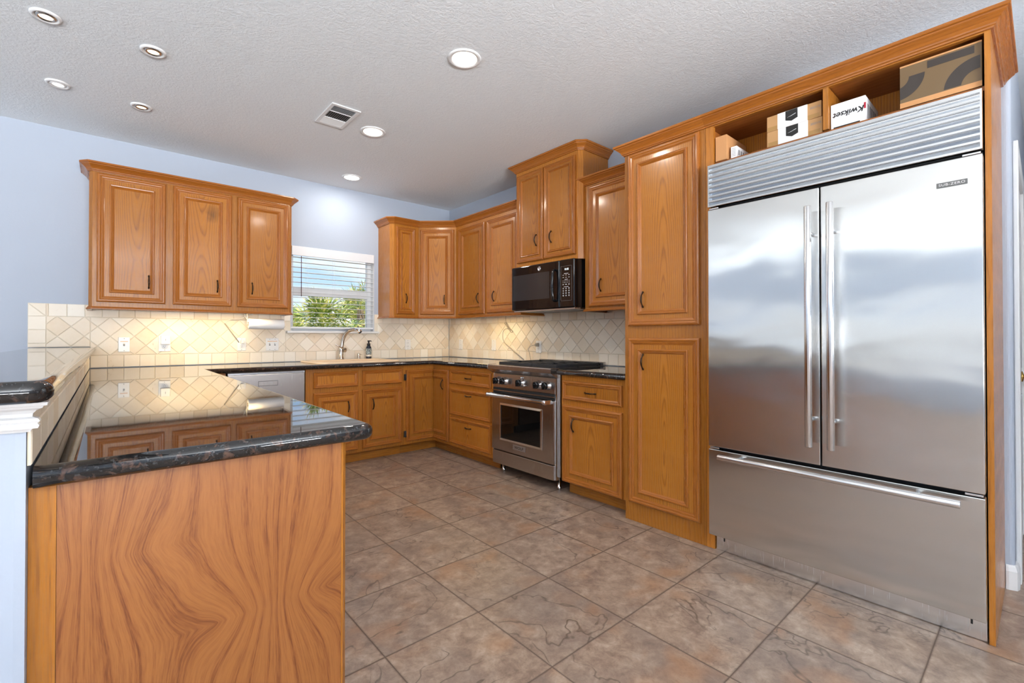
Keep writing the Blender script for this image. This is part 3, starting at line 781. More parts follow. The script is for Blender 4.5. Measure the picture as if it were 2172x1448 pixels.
# ================================================================== tiled splashbacks
def clip(poly, x0, x1, z0, z1):
    def cl(p, f, inter):
        o = []
        for i in range(len(p)):
            a, b = p[i], p[(i + 1) % len(p)]
            if f(a):
                o.append(a)
                if not f(b): o.append(inter(a, b))
            elif f(b): o.append(inter(a, b))
        return o
    def ix(v): return lambda a, b: (v, a[1] + (b[1] - a[1]) * (v - a[0]) / (b[0] - a[0]))
    def iz(v): return lambda a, b: (a[0] + (b[0] - a[0]) * (v - a[1]) / (b[1] - a[1]), v)
    for f, i in ((lambda p: p[0] >= x0, ix(x0)), (lambda p: p[0] <= x1, ix(x1)), (lambda p: p[1] >= z0, iz(z0)), (lambda p: p[1] <= z1, iz(z1))):
        if len(poly) < 3: return []
        poly = cl(poly, f, i)
    return poly
def inset(p, d):
    n = len(p); P = [Vector(q) for q in p]
    ar = sum(P[i].x * P[(i + 1) % n].y - P[(i + 1) % n].x * P[i].y for i in range(n))
    if ar < 0: P = P[::-1]
    o = []
    for i in range(n):
        d0 = P[i] - P[i - 1]; d1 = P[(i + 1) % n] - P[i]
        if d0.length < 1e-5 or d1.length < 1e-5: return None
        d0.normalize(); d1.normalize()
        n0, n1 = Vector((-d0.y, d0.x)), Vector((-d1.y, d1.x)); b = n0 + n1
        if b.length < 1e-3: return None
        b.normalize(); o.append(P[i] + b * (d / max(.25, b.dot(n0))))
    return o
def clean(p):
    o = []
    for q in p:
        if not o or math.hypot(q[0] - o[-1][0], q[1] - o[-1][1]) > 1e-4: o.append(q)
    if len(o) > 1 and math.hypot(o[0][0] - o[-1][0], o[0][1] - o[-1][1]) < 1e-4: o.pop()
    return o
class Tiles:
    def __init__(s, fn): s.m = MB(); s.t = []; s.fn = fn      # fn(u, depth, z) -> point
    def tile(s, p, tint):
        p = clean(p)
        if len(p) < 3: return
        a = abs(sum(p[i][0] * p[(i + 1) % len(p)][1] - p[(i + 1) % len(p)][0] * p[i][1] for i in range(len(p)))) / 2
        if a < 4e-4: return
        o0, o1 = inset(p, .0014), inset(p, .0038)
        if not o0 or not o1: return
        n = len(o0)
        A = [s.m.vert(s.fn(q.x, 0, q.y)) for q in o0]; B = [s.m.vert(s.fn(q.x, .0045, q.y)) for q in o0]; C = [s.m.vert(s.fn(q.x, .0065, q.y)) for q in o1]
        k0 = len(s.m.f)
        for X, Y in ((A, B), (B, C)):
            for i in range(n):
                j = (i + 1) % n; s.m.face([X[i], X[j], Y[j], Y[i]])
        s.m.face(C)
        s.t += [tint] * (len(s.m.f) - k0)
    def diamonds(s, u_phase, D, zc, regions, rn):
        for x0, x1, z0, z1 in regions:
            st = random.Random(5)
            for i in range(-40, 60):
                for j in range(-4, 8):
                    cu, cz = u_phase + i * D / 2, zc + j * D / 2
                    if (i + j) % 2: continue
                    rr_ = random.Random(i * 131 + j * 17 + rn)
                    if cu + D < x0 or cu - D > x1 or cz + D < z0 or cz - D > z1: continue
                    p = clip([(cu - D / 2, cz), (cu, cz - D / 2), (cu + D / 2, cz), (cu, cz + D / 2)], x0, x1, z0, z1)
                    s.tile(p, (min(1, max(0, rr_.gauss(.38, .28))), rr_.random(), 0, 1))
    def row(s, u0, u1, z0, z1, w, rn, phase=0.0):
        n = int((u1 - u0) / w) + 2
        for k in range(-1, n):
            a, b = max(u0, u0 + phase + k * w), min(u1, u0 + phase + (k + 1) * w)
            if b - a < .004: continue
            rr_ = random.Random(k * 71 + rn)
            s.tile([(a, z0), (b, z0), (b, z1), (a, z1)], (min(1, max(0, rr_.gauss(.45, .3))), rr_.random(), 0, 1))
    def build(s, name, label, grout_quads):
        for q in grout_quads:
            k0 = len(s.m.f); s.m.quad(*[s.fn(u, .0016, z) for u, z in q], mi=1); s.t += [(0, 0, 0, 1)]
            s.m.quad(*[s.fn(u, 0, z) for u, z in q][::-1], mi=1); s.t += [(0, 0, 0, 1)]
        me = s.m.mesh(name, [M_TILE, M_GROUT])
        ca = me.color_attributes.new('tint', 'FLOAT_COLOR', 'CORNER')
        for k, p in enumerate(me.polygons):
            for c in range(p.loop_total): ca.data[p.loop_start + c].color = s.t[k]
        return tag(link(name, me), label, 'splashback')
D = .1485; ZB0, ZB1, ZT0, ZT1 = .938, 1.034, 1.331, 1.426
def rect(a, b, c, d): return [(a, c), (b, c), (b, d), (a, d)]
tl = Tiles(lambda u, d, z: (u, YA - .0012 - d, z))
tl.diamonds(-.062 + D * .5 * 0, .1500, ZB1 + .1485 * 1.0, [(-.348, -.104, 1.102, ZT0), (-.104, 1.315, ZB1, ZT0), (1.315, 2.268, ZB1, 1.216), (2.268, 3.212, ZB1, ZT0)], 3)
tl.row(-.104, 3.212, ZB0, ZB1, .1005, 11); tl.row(-.348, 1.355, ZT0, ZT1, .1005, 12, .012); tl.row(2.230, 3.212, ZT0, ZT1, .1005, 13)
for k in range(3): tl.tile(rect(-.444, -.348, max(1.102, 1.231 - k * .1), 1.331 - k * .1), (.25 + .1 * k, .2, 0, 1))
tl.tile([(-.444, ZT0), (-.348, ZT0), (-.444, ZT1)], (.3, .2, 0, 1)); tl.tile([(-.348, ZT0), (-.348, ZT1), (-.444, ZT1)], (.5, .1, 0, 1))
tl.build('tile_splashback', 'tumbled cream tile splashback with diamond band on the window wall', [rect(-.444, -.104, 1.1015, ZT1), rect(-.104, 1.3155, ZB0, 1.2165), rect(-.104, 1.315, 1.2165, ZT1), rect(1.3155, 3.212, ZB0, 1.2165), rect(2.268, 3.212, 1.2165, ZT1), rect(1.315, 1.358, 1.24, ZT1), rect(2.230, 2.268, 1.24, ZT1)])
tl = Tiles(lambda u, d, z: (XB - .0012 - d, u, z))
tl.diamonds(3.019, .1470, ZB1 + .1470 * 1.0, [(1.780, 4.7685, ZB1, ZT0)], 9)
tl.row(1.780, 4.7685, ZB0, ZB1, .1005, 21); tl.row(1.780, 4.7685, ZT0, ZT1, .1005, 22, .04); tl.row(2.39, 3.14, ZT1, 1.52, .1005, 23)
tl.build('tile_splashback', 'tumbled cream tile splashback with diamond band behind the range', [rect(1.780, 4.7685, ZB0, ZT1), rect(2.39, 3.14, ZT1, 1.52)])
# tiles on the kitchen side of the half wall
tl = Tiles(lambda u, d, z: (-.1125 + d, u, z))
tl.row(1.218, 4.765, CT + .002, CT + .076, .15, 31); tl.row(1.218, 4.765, CT + .076, 1.0585, .10, 32, .03)
tl.build('tile_splashback', 'strip of tumbled tile on the half wall under the raised bar', [rect(1.218, 4.765, CT + .002, 1.0585)])
# ================================================================== refrigerator
R = thing('refrigerator', 'large stainless built-in refrigerator with two doors over a freezer drawer', 'refrigerator', (2.50, 1.192, 0), ROTB)
FW = 1.044
part('body', box(.004, FW - .004, .062, .68, .10, 2.11), M_BLACKM, R)
def fdoor(name, x0, x1, z0, z1, th=.05):
    return part(name, box(x0, x1, 0, th, z0, z1), M_FRIDGE, R, bevel=.003)
dl_ = fdoor('door', 0, .519, .586, 1.868); dr_ = fdoor('door', .525, FW, .586, 1.868)
dw_ = fdoor('freezer_drawer', 0, FW, .107, .570)
m = MB(); nl = 8; zb, zt = 1.886, 2.113; p = (zt - zb - .012) / nl
pts = [(0, zb), (0, zb + .008)]
for k in range(nl):
    z0 = zb + .008 + k * p
    pts += [(.020, z0 + .004), (.002, z0 + p * .62), (0, z0 + p * .66), (0, z0 + p * .98)]
pts += [(0, zt)]
def extr(m, pts, x0, x1, mi=0):
    a = [m.vert((x0, y, z)) for y, z in pts]; b = [m.vert((x1, y, z)) for y, z in pts]; L = 0
    for i in range(len(pts) - 1):
        d = math.hypot(pts[i][0] - pts[i + 1][0], pts[i][1] - pts[i + 1][1])
        m.face([a[i], b[i], b[i + 1], a[i + 1]], uv=[(x0, L), (x1, L), (x1, L + d), (x0, L + d)], mi=mi); L += d
extr(m, pts, .006, FW - .006)
m.box(0, .006, -.001, .05, zb, zt); m.box(FW - .006, FW, -.001, .05, zb, zt); m.box(0, FW, .03, .05, zb, zt)
part('grille', m, M_GRILLE, R)
m = box(0.003, FW - .003, .085, .095, .003, .102); part('kick_plate', m, steel('kick_steel', (.85, .85, .85, 1), .26, 0.3), R)
for x in (.045, FW - .045):
    m = MB(); m.lathe([(.005, 0), (.005, .002), (0, .002)], (x, .085, .078), '-y', 12); m.box(x - .003, x + .003, .083, .085, .055, .078); part('keyhole', m, M_DARK, R)
def bar(par, a, b, r, out, posts, name='handle'):
    m = MB(); A, B = Vector(a), Vector(b); d = (B - A).normalized()
    m.tube([A, A + d * .0015, B - d * .0015, B], [r * .94, r, r, r * .94], 20)
    for t in posts:
        p_ = A.lerp(B, t); m.tube([(p_.x, 0, p_.z), (p_.x, p_.y + r * .4, p_.z)], r * .62, 12)
    return part(name, m, M_STEELH, par)
bar(dl_, (.492, -.068, .677), (.492, -.068, 1.774), .0145, 0, (.11, .89))
bar(dr_, (.577, -.068, .677), (.577, -.068, 1.774), .0145, 0, (.11, .89))
bar(dw_, (.080, -.068, .549), (.983, -.068, .549), .0145, 0, (.10, .86))
b_ = part('badge', box(.917, 1.004, -.003, 0.0, 1.7635, 1.783), M_BADGE, dr_)
text_mesh('badge_lettering', 'SUB-ZERO', .0135, M_BLETTER, dr_, (.9605, -.0032, 1.773), (pi / 2, 0, 0), .0004, sx=1.12, space=1.1)
for x, z in ((.03, 1.874), (FW - .03, 1.874), (.03, .578), (FW - .03, .578)):
    part('hinge', box(x - .025, x + .025, .004, .06, z - .004, z + .004), M_STEELH, R, bevel=.0015)

# ================================================================== boxes in the cubbies
SH = 2.1555
def carton(label, x0, x1, y0, y1, z0, z1, mat, group='boxes over the refrigerator', name='cardboard_box', rot=0):
    t = thing(name, label, 'box', ((x0 + x1) / 2, (y0 + y1) / 2, z0), rot, group)
    w, d = (y1 - y0) / 2, (x1 - x0) / 2
    # local frame: -x faces the room
    part('carton', box(-d, d, -w, w, 0, z1 - z0), mat, t, bevel=.0015)
    return t, d, w, z1 - z0
carton('plain tan carton standing upright at the left end of the left cubby', 2.585, 2.84, 1.126, 1.188, SH, 2.292, M_TAN)
t, d, w, h = carton('small white printed box beside the upright tan carton', 2.605, 2.84, 1.081, 1.113, SH, 2.220, M_WBOX)
m = MB()
for k in range(6): m.box(-d - .0006, -d, -w + .006, w - .006, .012 + k * .008, .014 + k * .008)
part('print', m, M_GREY, t); m = MB()
for k in range(7): m.box(-d + .02 + k * .028, -d + .036 + k * .028, -w - .0006, -w, .018, .046)
part('print', m, M_GREY, t)
for k, lab in ((0, 'kraft box with white band, lower of the stacked pair in the left cubby'), (1, 'kraft box with white band, upper of the stacked pair in the left cubby')):
    z0 = SH + k * .0785
    t, d, w, h = carton(lab, 2.595, 2.84, .676 + .004 * k + .006, .926, z0, z0 + .0775, M_KRAFT)
    part('white_band', box(-d - .0008, d, -.062, .070, .0005, h + .0006), M_WBOX, t)
    m = MB()
    m.poly([(-d - .0012, q, z) for q, z in ((.034, h), (.034, .032), (.007, .022), (-.020, .032), (-.020, h))])
    m.poly([(-d - .0009, q, z) for q, z in ((.034, h), (.034, .032), (.007, .022), (-.020, .032), (-.020, h))][::-1])
    part('emblem', m, M_INKB, t)
    m = MB(); m.tube([(-d - .0014, .026, .043), (-d - .0014, .010, .047), (-d - .0014, -.012, .054)], [(.0004, .004), (.0004, .003), (.0004, .0028)], 8); part('emblem_mark', m, M_WBOX, t)
    text_mesh('date_print', '2023116', .015, M_GREY, t, (-d - .0005, -.094, .052), (pi / 2, 0, -pi / 2), .0003, sx=.85)
    for a_, b_ in ((-.112, -.064), (.072, .116)): part('tape', box(-d - .0004, -d, a_, b_, 0.002, .022), M_TAPE, t)
t, d, w, h = carton('white box with black upside-down lettering in the right cubby', 2.600, 2.84, .518, .650, SH, 2.270, M_WBOX)
text_mesh('lettering', 'Kwikset', .036, M_INKB, t, (-d - .0008, -.004, .060), (pi / 2, pi, -pi / 2), .0003, shear=.25, bold=.0006)
part('red_tab', box(-d - .0007, -d + .003, -w - .0007, -w + .006, .055, .082), M_RED, t)
m = MB()
for k in range(5): m.box(-d + .03 + k * .035, -d + .055 + k * .035, -w - .0008, -w - .0001, .015, .085)
part('print', m, M_GREY, t)
part('flap_cut', box(-d - .0006, -d, -.045, .055, 0.0, .006), M_DARK, t)
t, d, w, h = carton('large brown carton with dark curved shapes filling the right end of the right cubby', 2.590, 2.85, .152, .398, SH, 2.335, M_KRAFTD)
m = MB()
def onface(P): m.poly([(-d - .0008, a, b) for a, b in P])
def ring(cx, cz, r0, r1, a0, a1, n=24, lo=None):
    A = [a0 + (a1 - a0) * k / n for k in range(n + 1)]
    P = [(cx + r1 * cos(a), cz + r1 * sin(a)) for a in A] + [(cx + r0 * cos(a), cz + r0 * sin(a)) for a in A[::-1]]
    P = clean(clip(P, -w + .001, w - .001, .026, h - .008))
    if len(P) > 2: onface(P)
onface([(.035, h - .012), (.035, h - .042), (-.102, h - .042), (-.102, h - .012)])
for k in range(12): ring(-w + .005, .020, .054, .104, pi / 2 * k / 12, pi / 2 * (k + 1) / 12, 3)
for k in range(12): ring(w + .012, .128, .042, .092, pi + pi / 2 * k / 12, pi + pi / 2 * (k + 1) / 12, 3)
part('print', m, M_INK, t)
part('bottom_flap', box(-d - .0009, d - .001, -w + .0005, w - .0005, 0.0005, .022), M_TAN, t)
part('top_flap', box(-d - .0009, d - .001, -w + .0005, w - .0005, h - .006, h + .0005), M_TAN, t)

# ================================================================== range
G = thing('range', 'stainless steel gas range with black knobs and cast iron grates', 'range', (2.60, 3.15, 0), ROTB)
GW = .756
part('body', box(-.012, GW + .015, .0125, .60, .112, .8985), M_STEEL, G, bevel=.002)
m = MB(); bp = [(-.020, .745), (-.014, .862), (.012, .862), (.012, .745)]
a = [m.vert((.012, y, z)) for y, z in bp]; b = [m.vert((GW - .012, y, z)) for y, z in bp]
for i in range(4): m.face([a[i], b[i], b[(i + 1) % 4], a[(i + 1) % 4]])
m.face(a[::-1]); m.face(b); cp = part('control_panel', m, M_STEEL, G)
m = MB(); bp = [(-.075, .903), (-.075, .936), (-.071, .940), (.020, .940), (.020, .866), (-.012, .866), (-.066, .899)]
a = [m.vert((0, y, z)) for y, z in bp]; b = [m.vert((GW, y, z)) for y, z in bp]; n = len(bp)
for i in range(n): m.face([a[i], a[(i + 1) % n], b[(i + 1) % n], b[i]], uv=[(0, i * .1), (0, i * .1 + .05), (GW, i * .1 + .05), (GW, i * .1)])
m.face(a); m.face(b[::-1]); part('front_rail', m, M_STEEL, G, bevel=.002)
part('cooktop', box(.004, GW - .004, .021, .585, .900, .934), M_BLACKM, G)
part('back_guard', box(0, GW, .560, .590, .9345, .968), M_STEEL, G, bevel=.001)
od = part('oven_door', box(.012, GW - .012, -.036, .010, .213, .690), M_STEEL, G, bevel=.003)
m = MB(); X0, X1, Z0, Z1 = .135, .610, .318, .600
o_ = [(X0 - .016, Z0 - .016), (X1 + .016, Z0 - .016), (X1 + .016, Z1 + .016), (X0 - .016, Z1 + .016)]; i_ = [(X0, Z0), (X1, Z0), (X1, Z1), (X0, Z1)]
Q = [[m.vert((x, y, z)) for x, z in pp] for pp, y in ((o_, -.0365), (o_, -.039), (i_, -.042), (i_, -.037))]
for k in range(3):
    for s in range(4): m.face([Q[k][s], Q[k][(s + 1) % 4], Q[k + 1][(s + 1) % 4], Q[k + 1][s]])
part('window_frame', m, M_STEELH, od)
gl = box(X0 + .001, X1 - .001, -.0375, -.0363, Z0 + .001, Z1 - .001); part('window', gl, M_GLASSDK, od)
part('badge', box(.288, .436, -.0395, -.0365, .248, .288), M_BLETTERD, od, bevel=.001)
text_mesh('badge_lettering', 'WOLF', .030, M_INK, od, (.362, -.0398, .268), (pi / 2, 0, 0), .0004, sx=1.25, bold=.0004)
m = MB(); hz, hy = .684, -.098
m.tube([(.018, hy, hz), (.022, hy, hz), (.034, hy, hz), (.036, hy, hz), (.69, hy, hz), (.692, hy, hz), (.724, hy, hz), (.728, hy, hz)], [.014, .0185, .0185, .0155, .0155, .0185, .0185, .014], 20)
for x in (.028, .714): m.box(x - .013, x + .013, hy, -.036, hz - .015, hz + .015)
part('handle', m, M_STEELH, od)
part('vent_slot', box(.014, GW - .014, -.022, .011, .695, .742), M_DARK, G)
part('vent_bar', box(.014, GW - .014, -.030, -.0225, .716, .724), M_STEEL, G)
part('kick_panel', box(.016, GW - .016, -.030, .010, .090, .200), M_STEEL, G, bevel=.002)
for x in (.02, GW - .02):
    part('side_strip', box(x - .014, x + .014, -.010, .0115, .090, .742) if False else box(x - .0075 + (-.010 if x < .3 else .010), x + .0075 + (-.010 if x < .3 else .010), -.016, .0115, .092, .862), M_STEELH, G)
for x in (.05, GW - .05):
    for y in (.07, .55):
        m = MB(); m.lathe([(.016, 0), (.018, .004), (.018, .02), (.014, .024), (.014, .0895 if False else .1115)], (x, y, .0005), 'z', 14); part('leg', m, M_CHROME, G)
for kx, big in ((.085, 0), (.172, 0), (.376, 1), (.578, 0), (.672, 0)):
    m = MB(); m.lathe([(.034, 0), (.034, .006), (.026, .010), (.026, .030), (.024, .032)], (kx, -.0165, .803), '-y', 24)
    if big:
        for a in (0, pi * 2 / 3, pi * 4 / 3): m.lathe([(.007, 0), (.007, .010), (.004, .016), (0, .017)], (kx + .042 * sin(a), -.0165, .803 + .042 * cos(a)), '-y', 12)
    kb = part('knob', m, M_STEELH, G)
    m = MB(); m.lathe([(.027, 0), (.028, .004), (.027, .020), (.022, .024), (0, .024)], (kx, -.0485, .803), '-y', 24); m.box(kx - .006, kx + .006, -.084, -.072, .778, .828)
    part('grip', m, M_BLACK, kb)
for k, (x0, x1) in enumerate(((.035, .298), (.303, .446), (.451, .716))):
    m = MB()
    z0, z1 = .938, .962
    m.box(x0, x1, .000 + .026, .012 + .026, z0, z1); m.box(x0, x1, .538, .550, z0, z1); m.box(x0, x0 + .011, .038, .538, z0, z1); m.box(x1 - .011, x1, .038, .538, z0, z1)
    m.box(x0 + .011, x1 - .011, .283, .295, z0, z1)
    if k != 1:
        cx = (x0 + x1) / 2
        for cy in (.16, .415):
            for a in range(4):
                dx, dy = ((1, 0), (0, 1), (-1, 0), (0, -1))[a]; r0, rx, ry = .022, (x1 - x0) / 2 - .011, .115
                m.box(min(cx + dx * r0, cx + dx * rx) - (.0045 if dx == 0 else 0), max(cx + dx * r0, cx + dx * rx) + (.0045 if dx == 0 else 0), min(cy + dy * r0, cy + dy * ry) - (.0045 if dy == 0 else 0), max(cy + dy * r0, cy + dy * ry) + (.0045 if dy == 0 else 0), z0 + .006, z1)
    else:
        for y in (.10, .16, .22, .36, .42, .48): m.box(x0 + .011, x1 - .011, y - .004, y + .004, z0 + .006, z1)
    for x in (x0 + .006, x1 - .006):
        for y in (.032, .289, .544): m.box(x - .006, x + .006, y - .006, y + .006, .9345, z0)
    part('grate', m, M_IRON, G, bevel=.0015)
for x in (.166, .584):
    for y in (.16, .415):
        m = MB(); m.lathe([(.048, 0), (.046, .008), (.030, .012), (.030, .018), (0, .019)], (x, y, .9342), 'z', 24); part('burner', m, M_IRON, G)

# ================================================================== microwave
K = thing('microwave', 'black over-the-range microwave mounted under the tall wall cabinet', 'microwave', (2.80, 3.142, 0), ROTB)
MW, MZ0, MZ1 = .740, 1.413, 1.8025
part('body', box(.002, MW - .002, .032, .41, MZ0, MZ1), M_BLACK, K, bevel=.004)
md = part('door', box(0, .580, 0, .0315, MZ0 + .002, MZ1), M_BLACK, K, bevel=.008, seg=3)
part('window', box(.020, .470, -.0012, 0.0003, 1.500, 1.726), simple('microwave_glass', (.03, .03, .032, 1), .04), md)
m = MB(); m.tube(spline([(.538, .002, 1.475), (.538, -.030, 1.490), (.538, -.040, 1.60), (.538, -.030, 1.712), (.538, .002, 1.728)], 5), [(.010, .013)] * 21, 14); part('handle', m, M_BLACK, md)
m = MB(); m.lathe([(.019, 0), (.019, .002), (.016, .003), (.015, .0015), (0, .0015)], (.352, -.0002, 1.760), '-y', 26)
m.tube([(.352 + .008 * cos(a), -.003, 1.760 + .008 * sin(a)) for a in [k * .5 for k in range(11)]], .0014, 6); part('badge', m, M_STEELH, md)
pn = part('control_panel', box(.584, MW, 0, .0315, MZ0 + .002, MZ1), M_BLACK, K, bevel=.008, seg=3)
m = MB(); fr = [(.600, 1.470), (.712, 1.470), (.712, 1.748), (.600, 1.748)]
for i in range(4):
    a, b = fr[i], fr[(i + 1) % 4]; m.tube([(a[0], -.0004, a[1]), (b[0], -.0004, b[1])], .0006, 5)
part('panel_outline', m, M_GREY, pn)
text_mesh('clock_display', '11:15', .022, M_DIGIT, pn, (.660, -.0004, 1.722), (pi / 2, 0, 0), .0003, sx=.9)
m = MB(); kr = random.Random(3)
def key(x, z, w, h): m.box(x - w / 2, x + w / 2, -.0007, 0.0002, z - h / 2, z + h / 2)
key(.656, 1.688, .045, .004)
for z in (1.676, 1.657):
    for x in (.625, .655, .686): key(x, z, .014, .004)
key(.656, 1.641, .032, .004)
for z in (1.630, 1.616):
    for x in (.622, .638, .655, .672, .689): key(x, z, .004, .006)
for x in (.625, .655, .686): key(x, 1.600, .014, .006)
key(.656, 1.582, .050, .004)
for z in (1.567, 1.548, 1.529, 1.510):
    for x in (.625, .655, .686): key(x, z + .003, .012, .005); key(x, z - .003, .008, .003)
part('keypad', m, simple('key_print', (.55, .55, .56, 1), .5), pn)
m = box(.01, MW - .01, .02, .40, MZ0 - .010, MZ0 - .0005); part('vent_panel', m, M_STEEL, K)
for x in (.09, .43): part('grease_filter', box(x, x + .22, .10, .30, MZ0 - .013, MZ0 - .0105), M_GREY, K)

# ================================================================== dishwasher
Dw = thing('dishwasher', 'stainless front dishwasher under the worktop left of the sink cabinet', 'dishwasher', (.712, 4.150, 0), 0)
part('body', box(.006, .590, .026, .60, .10, .888), M_BLACKM, Dw)
dp = part('door', box(.006, .588, 0, .025, .105, .872), M_STEEL, Dw, bevel=.003)
m = MB()
for a, b in (((.224, .777), (.370, .777)), ((.370, .777), (.370, .815)), ((.370, .815), (.224, .815)), ((.224, .815), (.224, .777))): m.tube([(a[0], 0, a[1]), (b[0], 0, b[1])], .0012, 6)
part('pocket_handle', m, M_DARK, dp)
part('control_strip', box(.006, .588, .003, .0255, .8735, .888), M_STEELH, Dw)
part('toe_kick', box(.0, .590, .08, .09, .001, .098), M_BLACKM, Dw)

# ================================================================== sink, faucet and what stands at the sink
def rr(x0, x1, y0, y1, r, n=6):
    return arcpts(x1 - r, y0 + r, r, -pi / 2, 0, n) + arcpts(x1 - r, y1 - r, r, 0, pi / 2, n) + arcpts(x0 + r, y1 - r, r, pi / 2, pi, n) + arcpts(x0 + r, y0 + r, r, pi, 3 * pi / 2, n)
m = MB(); lv = [(rr(1.420, 2.240, 4.165, 4.728, .07), .9358), (rr(1.420, 2.240, 4.165, 4.728, .07), .940), (rr(1.426, 2.234, 4.171, 4.722, .066), .947), (rr(1.436, 2.224, 4.181, 4.712, .06), .950),
    (rr(1.466, 2.194, 4.214, 4.600, .05), .949), (rr(1.474, 2.186, 4.222, 4.592, .05), .942), (rr(1.484, 2.176, 4.232, 4.582, .05), .80), (rr(1.51, 2.15, 4.26, 4.555, .04), .775)]
rg = [[m.vert((x, y, z)) for x, y in P] for P, z in lv]; n = len(rg[0])
for a, b in zip(rg, rg[1:]):
    for i in range(n): m.face([a[i], a[(i + 1) % n], b[(i + 1) % n], b[i]], smooth=True)
m.face(rg[-1]); sk = link('sink', m.mesh('sink', M_BISCUIT)); tag(sk, 'biscuit coloured drop-in sink set in the worktop under the window', 'sink')
FA = thing('faucet', 'brushed nickel pull-out faucet arching over the sink', 'faucet', (1.815, 4.655, .951), 0)
m = MB(); m.lathe([(.030, 0), (.030, .006), (.025, .010), (.025, .085), (.028, .105), (.024, .125), (.018, .135), (.0, .137)], (0, 0, 0), 'z', 24); part('body', m, M_NICKEL, FA)
sp_ = spline([(.004, 0, .10), (.009, -.003, .16), (.019, -.012, .215), (.038, -.032, .262), (.062, -.064, .290), (.088, -.098, .300), (.104, -.122, .298)], 5)
m = MB(); m.tube(sp_, [.0195 - .004 * i / len(sp_) for i in range(len(sp_))], 16); part('spout', m, M_NICKEL, FA)
m = MB(); m.tube([(.102, -.118, .299), (.114, -.138, .295), (.127, -.160, .285), (.132, -.168, .274)], [.0165, .0185, .022, .020], 16); part('spray_head', m, M_CHROME, FA)
m = MB(); m.lathe([(.022, 0), (.024, .01), (.024, .03), (.016, .038), (0, .04)], (.012, -.012, .095), 'x', 18); m.tube([(.030, -.030, .095), (-.01, -.045, .115), (-.085, -.060, .155)], [.008, .006, .005], 10); part('lever', m, M_NICKEL, FA)
m = MB(); m.lathe([(.019, 0), (.019, .004), (.015, .006), (.015, .05), (.013, .054), (0, .055)], (2.005, 4.66, .951), 'z', 20); m.lathe([(.004, 0), (.004, .022), (0, .022)], (2.010, 4.66, .993), 'x', 8)
ag = link('air_gap', m.mesh('air_gap', M_NICKEL)); tag(ag, 'small nickel cylinder on the sink ledge between faucet and soap bottle', 'air gap')
SB = thing('soap_bottle', 'dark foaming soap bottle with a pale label stripe right of the faucet', 'bottle', (2.112, 4.655, .951), 0)
m = MB(); m.lathe([(.027, 0), (.0295, .004), (.0295, .108), (.024, .125), (.017, .132), (.017, .140)], (0, 0, 0), 'z', 24); part('bottle', m, simple('dark_bottle', lin('#232a38'), .12), SB)
m = MB(); m.lathe([(.0299, .022), (.0299, .042)], (0, 0, 0), 'z', 24, cap=False); part('label_band', m, simple('label_cream', lin('#d8cfc0'), .6), SB)
m = MB(); m.lathe([(.0299, .046), (.0299, .104)], (0, 0, 0), 'z', 24, cap=False)
t_ = NT('soap_label'); vv = t_.noise(t_.coord(), 130.0, 2.0); t_.p(Base_Color=t_.ramp(vv, [(.48, lin('#1e2a33')), (.56, lin('#b7c2bd'))]), Roughness=.4); part('front_label', m, t_.mat, SB)
m = MB(); m.lathe([(.018, .140), (.018, .158), (.008, .160), (.008, .178), (.013, .180), (.013, .190), (0, .191)], (0, 0, 0), 'z', 20); m.tube([(0, 0, .186), (.014, -.026, .185), (.016, -.032, .180)], [.006, .005, .004], 10); part('pump', m, M_BLACKM, SB)

# paper towels under the left wall cabinet
PT = thing('paper_towel_roll', 'white paper towel roll hung sideways under the left wall cabinet', 'paper towel', (1.10, 4.605, 1.295), 0)
m = MB(); m.lathe([(.018, -.147), (.046, -.147), (.0465, -.144), (.0465, .144), (.046, .147), (.018, .147)], (0, 0, 0), 'x', 36, cap=False); part('sheet_roll', m, M_PAPER, PT)
m = MB(); m.lathe([(.0175, -.1465), (.0175, .1465)], (0, 0, 0), 'x', 20, cap=False); part('cardboard_core', m, M_KRAFT, PT)
m = MB(); m.tube([(-.155, 0, .104), (-.155, 0, .0), (.155, 0, 0), (.155, 0, .104)], .003, 8); part('hanger', m, M_CABLE, PT)

